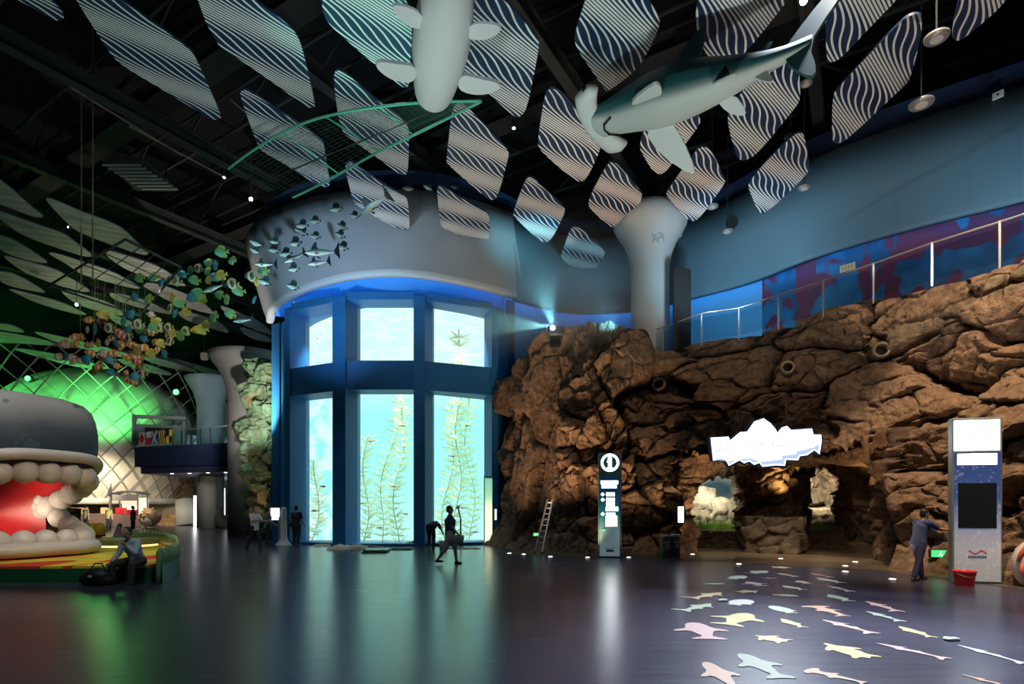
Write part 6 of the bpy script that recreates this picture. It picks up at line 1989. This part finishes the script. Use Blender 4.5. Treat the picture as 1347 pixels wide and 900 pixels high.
# sand bank
o = rock_sheet('sand_bank', [W(204, 50), W(212, 48.6), W(228, 48.4), W(240, 49.4)], 0, 1.0, rock_mat('sandy_rock', (.40, .24, .12), (.52, .34, .18), (.30, .18, .09)), 640, .3, 1.2, 60, 20, lean=.8)
tag(o, 'low sandy brown rock bank right of the plump bird statue', 'rock bank')
# shop under the dome
cream = mat('cream_shop_wall', (.70, .60, .44), rough=.6)
struct(MB().box((XW(140, 52), 53.5, 1.3), (12.5, .3, 2.6)).build('wall_shop', cream))
sh = thing('food_stall', 'small shop stall with curved grey roof and red machines under the dome', 'stall', (XW(166, 46.5), 46.5, 0))
MB().box((0, 0, .5), (2.6, .7, 1.0), 0, .02).build('counter', mat('mauve_counter', (.26, .18, .17), rough=.5), sh)
for sx in (-1.15, 1.15):
    MB().box((sx, -.3, 1.45), (.08, .08, 2.9)).build('post', steel_m, sh)
    MB().box((sx, .9, 1.45), (.08, .08, 2.9)).build('post', steel_m, sh)
rf = MB()
rings = []
for x in np.linspace(-1.3, 1.3, 14):
    z = 2.62 + .26 * (1 - (x / 1.3) ** 2)
    rings.append([(x, -.45, z), (x, 1.1, z), (x, 1.1, z + .07), (x, -.45, z + .07)])
rf.loft(rings).build('roof', mat('grey_roof', (.16, .17, .18)), sh)
MB().box((0, -.38, 2.38), (2.3, .06, .5)).build('fascia', mat('fascia_grey', (.20, .19, .19)), sh)
MB().box((-.45, .05, 1.28), (.7, .45, .55), 0, .03).build('red_machine', mat('red_machine', (.6, .03, .04), rough=.3), sh)
MB().box((.45, .05, 1.2), (.6, .45, .4), 0, .03).build('red_box', bpy.data.materials['red_machine'], sh)
MB().box((0, 1.1, 1.7), (2.2, .05, 1.4)).build('bright_back', mat('bright_back_panel', (.85, .75, .6), emit=(1, .85, .62), es=.9), sh)
ct2 = thing('shop_counter', 'long mauve shop counter with food warmers left of the stall', 'counter', (XW(118, 48), 48, 0))
MB().box((0, 0, .5), (4.4, .7, 1.0), 0, .02).build('counter_base', bpy.data.materials['mauve_counter'], ct2)
MB().box((0, 0, 1.02), (4.5, .8, .05)).build('counter_top', mat('counter_top', (.5, .42, .36)), ct2)
for i, x in enumerate((-1.7, -.6, 1.4)):
    MB().box((x, 0, 1.32), (.7, .45, .5), 0, .03).build('food_warmer', mat('warmer', (.75, .45, .25), rough=.3, emit=(1, .5, .2), es=.5) if i == 0 else bpy.data.materials['warmer'], ct2)
mb_ = thing('menu_board', 'brown standing menu board with yellow lettering between whale mouth and shop', 'menu board', (XW(90, 36), 36, 0), .2)
MB().prism([(-.62, 0, 0), (.62, 0, 0), (.70, 0, 1.55), (-.35, .2, 1.62)], (0, .06, 0)).build('board', mat('menu_brown', (.11, .07, .04)), mb_)
for i, z in enumerate((1.42, 1.15, .95, .75, .55, .35)):
    tb = MB()
    for q in range(6):
        tb.box((-.35 + q * .15, -.02 + .1 * z / 1.6, z), (.11, .02, .12 if i else .13))
    tb.build('menu_lettering', mat('menu_yellow', (.55, .42, .12)) if i == 0 else (mat('menu_pale', (.42, .33, .26)) if i == 1 else bpy.data.materials['menu_pale']), mb_)
pl = thing('blue_pennant', 'small dark blue pennant on a pole beside the stall roof', 'pennant', (XW(146, 46), 46, 0))
MB().tube([(0, 0, 0), (0, 0, 3.5)], .04, 6).build('pole', black_m, pl)
fin('pennant', [(0, 3.5), (0, 2.5), (-.35, 2.6)], navy2, pl, .03)
# lamps of the far hall and some added fill lights
for px, py, Y in ((37, 498, 47), (232, 516, 45)):
    p = P(px, py, Y)
    t = thing('green_floodlight', ('green floodlight glowing left above the whale head', 'green floodlight glowing right of the dome, by the teal column')[px > 100], 'floodlight', p)
    MB().ball((0, -.05, 0), (.22, .14, .22), 14, 10).build('lens', lens_g, t, True)
    MB().lathe([(.26, 0), (.3, .2), (.2, .4)], (0, 0, 0), 16).build('housing', black_m, t, True).rotation_euler = (-math.pi / 2, 0, 0)
spot('dome_flood', (AX - 7, AY - 15.5, 7.5), (AX - 1, AY - 3, 13.2), 8500, GREEN, 62, .7, .3)
spot('dome_flood', (AX + 10, AY - 13, 8.0), (AX + 2, AY - 3, 12.5), 8500, GREEN, 62, .7, .3)
spot('dome_flood', (AX, AY - 17, 12.0), (AX - 4, AY - 8, 15.5), 1000, GREEN, 110, .8, .3)
spot('shop_lamp', (XW(120, 44), 44, 4.4), (XW(120, 50), 51, .8), 1600, (1, .80, .52), 120, .8, .2)
spot('shop_lamp', (XW(175, 42), 42, 3.8), (XW(190, 47), 46, .9), 1100, (1, .82, .6), 100, .8, .2)
spot('dome_white', (XW(150, 38), 38, 1.0), (AX + 2, AY - 8, 4.0), 900, (1, .94, .82), 70, .9, .2)
spot('far_spot', (XW(280, 36), 38, 3.7), (XW(285, 45), 45, 1.0), 260, (1, .92, .85), 100, .9, .15)
spot('balcony_fill', (XW(200, 30), 32, 5.0), (XW(215, 42), 42, 6.3), 900, (.9, .95, 1), 70, .9, .2)  # balcony lights are unseen, added to bring out its front and flags
spot('balcony_fill', (XW(270, 34), 35, 7.0), (XW(285, 46), 46, 9.0), 1100, (.75, .95, 1), 70, .9, .2)
spot('far_blue', (XW(290, 48), 50, 5.0), (XW(300, 60), 60, 8.0), 1600, (.5, .8, 1), 90, .9, .2)
spot('platform_fill', (-8.5, 11.8, 5.5), (-11.0, 14.6, .4), 330, (1, .78, .5), 50, .9, .1)  # unseen light added to brighten the platform top
spot('platform_fill', (-10.3, 17.8, 2.0), (-11.0, 16.8, .3), 10, (1, .55, .25), 120, .9, .1)
# ------------------------------------------------------------------ people
def remeshed(o, vs):
    r = o.modifiers.new('remesh', 'REMESH')
    r.mode, r.voxel_size, r.use_smooth_shade = 'VOXEL', vs, True
    s_ = o.modifiers.new('smooth', 'SMOOTH')
    s_.factor, s_.iterations = .5, 2
    return o


def limb(mb, a, b, ra, rb, seg=12):
    a, b = Vector(a), Vector(b)
    mb.tube([a, a.lerp(b, .35), b], [ra, (ra * .62 + rb * .38) * 1.04, rb], seg)
    mb.ball(a, ra, seg, 8)
    mb.ball(b, rb, seg, 8)


def ddir(f, a=0., s=1):
    f, a = math.radians(f), math.radians(a)
    return Vector((s * math.sin(a), -math.sin(f) * math.cos(a), -math.cos(f) * math.cos(a)))


def person(label, loc, rz, pose, shirt, trousers, hair, skin=(.42, .26, .18), H=1.70, sleeve=.55, vs=.012, extra=None, seat=None, shoe=(.03, .03, .03), shorts=False):
    """A figure facing local -y. pose: hip/knee/shoulder/elbow angles for left (L) and right (R)."""
    t = thing('person', label, 'person', loc, rz)
    k = H / 1.70
    g = lambda n_, d_=0.: pose.get(n_, d_)
    lean, twist = math.radians(g('lean')), g('side')
    up = Vector((math.sin(math.radians(twist)), -math.sin(lean), math.cos(lean))).normalized()
    fw = Vector((0, -math.cos(lean), -math.sin(lean)))
    pel = Vector((0, 0, 0))
    J = {}
    for s_, q in ((-1, 'R'), (1, 'L')):
        h = pel + Vector((s_ * .095 * k, 0, 0))
        kn = h + ddir(g('hip' + q), g('spread' + q, 3), s_) * .43 * k
        an = kn + ddir(g('hip' + q) - g('knee' + q), g('shin' + q, 0), s_) * .41 * k
        J[q] = [h, kn, an]
    low = min(J['L'][2].z, J['R'][2].z) - .075 * k
    base = Vector((0, 0, -low if seat is None else seat + .11 * k))
    for q in 'LR':
        J[q] = [p + base for p in J[q]]
    pel = pel + base
    chest = pel + up * .36 * k
    neck = pel + up * .53 * k
    hd = neck + (up * math.cos(math.radians(g('nod'))) + fw * math.sin(math.radians(g('nod')))).normalized() * .155 * k
    right = Vector((1, 0, 0))
    A = {}
    for s_, q in ((-1, 'R'), (1, 'L')):
        sh = pel + up * .475 * k + right * s_ * .18 * k
        el = sh + ddir(g('sh' + q) + math.degrees(lean) * 0, g('ab' + q, 8), s_) * .285 * k
        wr = el + ddir(g('sh' + q) + g('el' + q), g('fab' + q, 0), s_) * .25 * k
        A[q] = [sh, el, wr]
    sk = MB()
    # head with face
    Mh = Euler((math.radians(-g('nod')) + lean * .3, 0, math.radians(g('turn')))).to_matrix()
    hp = lambda x, y, z: hd + Mh @ Vector((x * k, y * k, z * k))
    sk.ball(hp(0, .005, .03), (.075 * k, .092 * k, .095 * k), 16, 12, Mh)
    sk.ball(hp(0, -.025, -.045), (.055 * k, .062 * k, .075 * k), 14, 10, Mh)
    sk.ball(hp(0, -.098, -.015), (.013 * k, .018 * k, .024 * k), 8, 6, Mh)
    sk.ball(hp(0, -.080, .022), (.05 * k, .012 * k, .011 * k), 8, 6, Mh)
    sk.ball(hp(0, -.084, -.058), (.026 * k, .012 * k, .013 * k), 8, 6, Mh)
    for s_ in (-1, 1):
        sk.ball(hp(s_ * .077, .008, -.005), (.012 * k, .02 * k, .032 * k), 8, 6, Mh)
    limb(sk, neck - up * .06 * k, hd - up * .04 * k, .058 * k, .052 * k)
    # trunk
    sk.tube([pel - up * .02, pel + up * .16 * k, chest, neck - up * .06 * k], [.125 * k, .115 * k, .14 * k, .10 * k], 16)
    for q, s_ in (('R', -1), ('L', 1)):
        sh, el, wr = A[q]
        limb(sk, sh, el, .052 * k, .042 * k)
        limb(sk, el, wr, .041 * k, .028 * k)
        limb(sk, chest + up * .09 * k, sh, .07 * k, .055 * k)
        h, kn, an = J[q]
        limb(sk, h, kn, .088 * k, .058 * k)
        limb(sk, kn, an, .056 * k, .040 * k)
        # hand: palm, four fingers, thumb from the side
        d = (wr - el).normalized()
        sd = Vector((0, 1, 0)) if abs(d.y) < .8 else Vector((0, 0, 1))
        sd = (sd - d * d.dot(sd)).normalized()
        nn = d.cross(sd) * -s_
        pc = wr + d * .05 * k
        limb(sk, wr, pc + d * .03 * k, .026 * k, .030 * k, 8)
        for i, ln in enumerate((.062, .075, .072, .055)):
            r0 = pc + d * .035 * k + sd * (i - 1.5) * .019 * k
            r1 = r0 + (d * .9 + nn * .25).normalized() * ln * .55 * k
            r2 = r1 + (d * .55 + nn * .8).normalized() * ln * .5 * k
            sk.tube([r0, r1, r2], [.0098 * k, .0092 * k, .0078 * k], 6)
        t0 = pc - sd * .026 * k
        sk.tube([t0, t0 + (d * .5 - sd * .8).normalized() * .035 * k, t0 + (d * .9 - sd * .5 + nn * .3).normalized() * .062 * k], [.012 * k, .011 * k, .009 * k], 6)
        ft = an - Vector((0, 0, .045 * k))
    remeshed(sk.build('body', mat('skin_tone', skin, rough=.5), t, True), vs)
    # shirt
    sm = mat('shirt_cloth', shirt, rough=.85, bump=.2, bscale=14)
    st_ = MB()
    st_.tube([pel - up * .10 * k, pel + up * .05 * k, pel + up * .18 * k, chest + up * .02, neck - up * .05 * k], [.158 * k, .152 * k, .148 * k, .172 * k, .095 * k], 18)
    for q in 'LR':
        sh, el, wr = A[q]
        limb(st_, chest + up * .085 * k, sh, .09 * k, .072 * k)
        if sleeve <= .6:
            e_ = sh.lerp(el, min(sleeve * 1.5, 1))
            st_.tube([sh, e_], [.072 * k, .066 * k], 12)
        else:
            limb(st_, sh, el, .072 * k, .058 * k)
            st_.tube([el, el.lerp(wr, .9)], [.057 * k, .042 * k], 12)
    remeshed(st_.build('shirt', sm, t, True), vs)
    # trousers
    tr = MB()
    tr.tube([pel + up * .06 * k, pel - up * .03 * k, pel - Vector((0, 0, .08 * k))], [.140 * k, .150 * k, .12 * k], 16)
    for q in 'LR':
        h, kn, an = J[q]
        limb(tr, h, kn, .108 * k, .078 * k)
        if not shorts:
            tr.tube([kn, kn.lerp(an, .5), an.lerp(kn, .02)], [.076 * k, .068 * k, .062 * k], 12)
    remeshed(tr.build('trousers', mat('trouser_cloth', trousers, rough=.85), t, True), vs)
    for q in 'LR':
        h, kn, an = J[q]
        f = Vector((0, -1, 0))
        s0 = MB()
        z0 = an.z - .042 * k
        limb(s0, Vector((an.x, an.y + .03 * k, z0)), Vector((an.x, an.y - .13 * k, z0 - .006)), .044 * k, .034 * k, 10)
        s0.ball((an.x, an.y - .05 * k, z0 - .004), (.045 * k, .13 * k, .032 * k), 12, 8)
        s0.tube([an - Vector((0, 0, .04 * k)), an + Vector((0, 0, .015 * k))], .047 * k, 10)
        remeshed(s0.build('shoe', mat('shoe_leather', shoe, rough=.5), t, True), vs)
    hr = MB()
    hr.ball(hp(0, .022, .048), (.085 * k, .093 * k, .088 * k), 16, 12, Mh)
    hr.ball(hp(0, .055, .0), (.078 * k, .058 * k, .08 * k), 14, 10, Mh)
    remeshed(hr.build('hair', mat('dark_hair', hair, rough=.6), t, True), vs)
    for s_ in (-1, 1):
        MB().ball(hp(s_ * .030, -.079, .004), (.012 * k, .007 * k, .007 * k), 8, 6, Mh).build('eye', bpy.data.materials['black_eye'], t, True)
    if extra:
        extra(t, k, pel, A, J, hd, chest)
    return t


def shoulder_bag(t, k, pel, A, J, hd, chest):
    MB().box((pel.x + .24, pel.y + .02, pel.z + .06), (.12, .34, .28), 0, .04).build('shoulder_bag', black_m, t, True)
    MB().tube([(pel.x + .24, pel.y, pel.z + .18), (.05, -.17, chest.z + .02), (-.12, 0, chest.z + .17)], .015, 6).build('bag_strap', black_m, t, True)


def lanyard(t, k, pel, A, J, hd, chest):
    c = chest
    MB().tube([c + Vector((-.07, -.08, .14)), c + Vector((-.02, -.19, -.05)), c + Vector((0, -.2, -.12)), c + Vector((.02, -.19, -.05)), c + Vector((.07, -.08, .14))], .008, 6).build('lanyard', mat('blue_lanyard', (.02, .07, .22)), t, True)


def held_ball(t, k, pel, A, J, hd, chest):
    w = A['R'][2]
    MB().lathe([(.01, -.24), (.18, -.22), (.22, -.05), (.20, .02), (.01, .03)], (w.x - .12, w.y, w.z - .06), 20).build('carried_tub', mat('pale_tub', (.34, .42, .40), rough=.5), t, True)


STAND = dict(hipL=4, kneeL=6, hipR=-4, kneeR=4, shL=4, elL=14, shR=-2, elR=12, abL=9, abR=9)
# seated man on the platform edge
person('man sitting on the platform edge in a light shirt with blue lanyard, hand at chin', (XW(178, 12.75), 12.84, 0), -.2,
       dict(lean=24, hipL=82, kneeL=76, spreadL=20, shinL=2, hipR=84, kneeR=84, spreadR=22, shinR=2, shL=30, elL=118, abL=14, fabL=-28, shR=14, elR=34, abR=12, fabR=4, nod=2, turn=8),
       (.50, .58, .60), (.05, .05, .035), (.012, .01, .01), H=1.74, sleeve=.9, extra=lanyard, seat=.39)
# by the tower
person('blurred man in a white shirt and black trousers left of the tower', (XW(335, 21.8), 21.8, 0), 1.2,
       dict(STAND, hipL=16, kneeL=12, hipR=-14, kneeR=14, shL=34, elL=62, shR=30, elR=70), (.55, .55, .55), (.02, .02, .022), (.012, .01, .01), sleeve=.55)
person('person in green grey clothes tapping the lit screen left of the tower', (XW(352, 24.3), 24.3, 0), 2.3,
       dict(STAND, shL=48, elL=58, shR=10, elR=40, nod=12), (.10, .16, .14), (.015, .02, .02), (.01, .01, .01), H=1.66)
person('man in black with a shoulder bag before the left flank of the tower', (XW(390, 24.0), 24.0, 0), 2.9,
       dict(STAND, shL=6, elL=60, shR=8, elR=30, nod=4), (.012, .016, .022), (.012, .015, .02), (.01, .01, .01), H=1.72, extra=shoulder_bag)
person('worker bending over at the foot of the right tower column', (XW(566, 22.9), 22.9, 0), 2.9,
       dict(lean=80, hipL=26, kneeL=30, hipR=14, kneeR=24, shL=50, elL=-10, shR=40, elR=10, nod=10), (.05, .06, .045), (.035, .04, .03), (.012, .01, .01), H=1.68)
person('person in a navy shirt and pale shorts walking past the right tank window', (XW(592, 16.9), 16.9, 0), 1.55,
       dict(hipL=17, kneeL=10, hipR=-14, kneeR=22, shL=-18, elL=22, shR=18, elR=20, abL=10, abR=12), (.015, .05, .12), (.40, .38, .33), (.012, .01, .01), H=1.74, extra=held_ball, shorts=True)
# worker by the kiosk, reaching to it
person('worker in blue work clothes reaching across to the kiosk at the right', (XW(1206, 13.35), 13.3, 0), 1.75,
       dict(lean=14, hipL=20, kneeL=12, hipR=-14, kneeR=6, shL=66, elL=18, abL=4, shR=60, elR=22, abR=4, nod=4), (.035, .06, .16), (.02, .03, .085), (.012, .01, .01), H=1.70, sleeve=.55)
# far shop
for px, py, Y, rz, sh_, lab in ((113, 690, 40, 3.0, (.20, .17, .09), 'customer in olive at the far shop counter, left of three'), (143, 692, 40, 3.2, (.22, .19, .06), 'customer in a yellowish top at the far shop counter, middle of three'), (175, 695, 37, 2.0, (.03, .025, .03), 'dark dressed customer walking before the far stall, right of three')):
    person(lab, (XW(px, Y), Y, 0), rz, dict(STAND, shL=20, elL=50), sh_, (.02, .02, .02), (.012, .01, .01), vs=.024)
# bag on the floor beside the seated man
t = thing('black_bag', 'black soft bag on the floor left of the seated man', 'bag', (XW(130, 12.45), 12.42, 0), .1)
cl = MB()
cl.ball((0, 0, .19), (.30, .20, .20), 18, 12).ball((.1, .02, .12), (.26, .19, .13), 14, 10).ball((-.16, -.02, .15), (.2, .17, .15), 14, 10)
remeshed(cl.build('bag_body', mat('black_nylon', (.012, .012, .014), rough=.5), t, True), .015)
MB().tube([(-.15, 0, .36), (-.06, 0, .48), (.08, 0, .48), (.16, 0, .34)], .014, 8).build('bag_handle', black_m, t, True)
MB().ball((-.05, -.2, .22), (.05, .012, .03), 10, 6).build('pale_tag', mat('pale_tag', (.5, .5, .5)), t, True)
# ------------------------------------------------------------------ thin haze round the projector
m = bpy.data.materials.new('stage_haze')
m.use_nodes = True
nt = m.node_tree
nt.nodes.remove(nt.nodes['Principled BSDF'])
v = nt.nodes.new('ShaderNodeVolumeScatter')
v.inputs['Color'].default_value = (.85, .95, 1, 1)
n = NT(m)
vm = n.node('ShaderNodeVectorMath', operation='LENGTH')
n._in(vm.inputs[0], n.obj())
n._in(v.inputs['Density'], n.math('MULTIPLY', n.math('POWER', n.math('MAXIMUM', n.math('SUBTRACT', 1., n.math('DIVIDE', vm.outputs['Value'], 4.6)), 0.), 1.5), .17))
v.inputs['Anisotropy'].default_value = .2
nt.links.new(v.outputs[0], nt.nodes['Material Output'].inputs['Volume'])
p = bpy.data.objects['projector'].location
o = MB().prism([(p.x - 4.5, p.y - 2.6, 8.0), (p.x + 4.5, p.y - 2.6, 8.0), (p.x + 4.5, p.y + 4.9, 8.0), (p.x - 4.5, p.y + 4.9, 8.0)], (0, 0, 6.5)).build('stage_haze', m, origin=(p.x, p.y, p.z))
tag(o, 'thin haze in which the cyan projector beam shows above the rock', 'haze', kind='stuff')
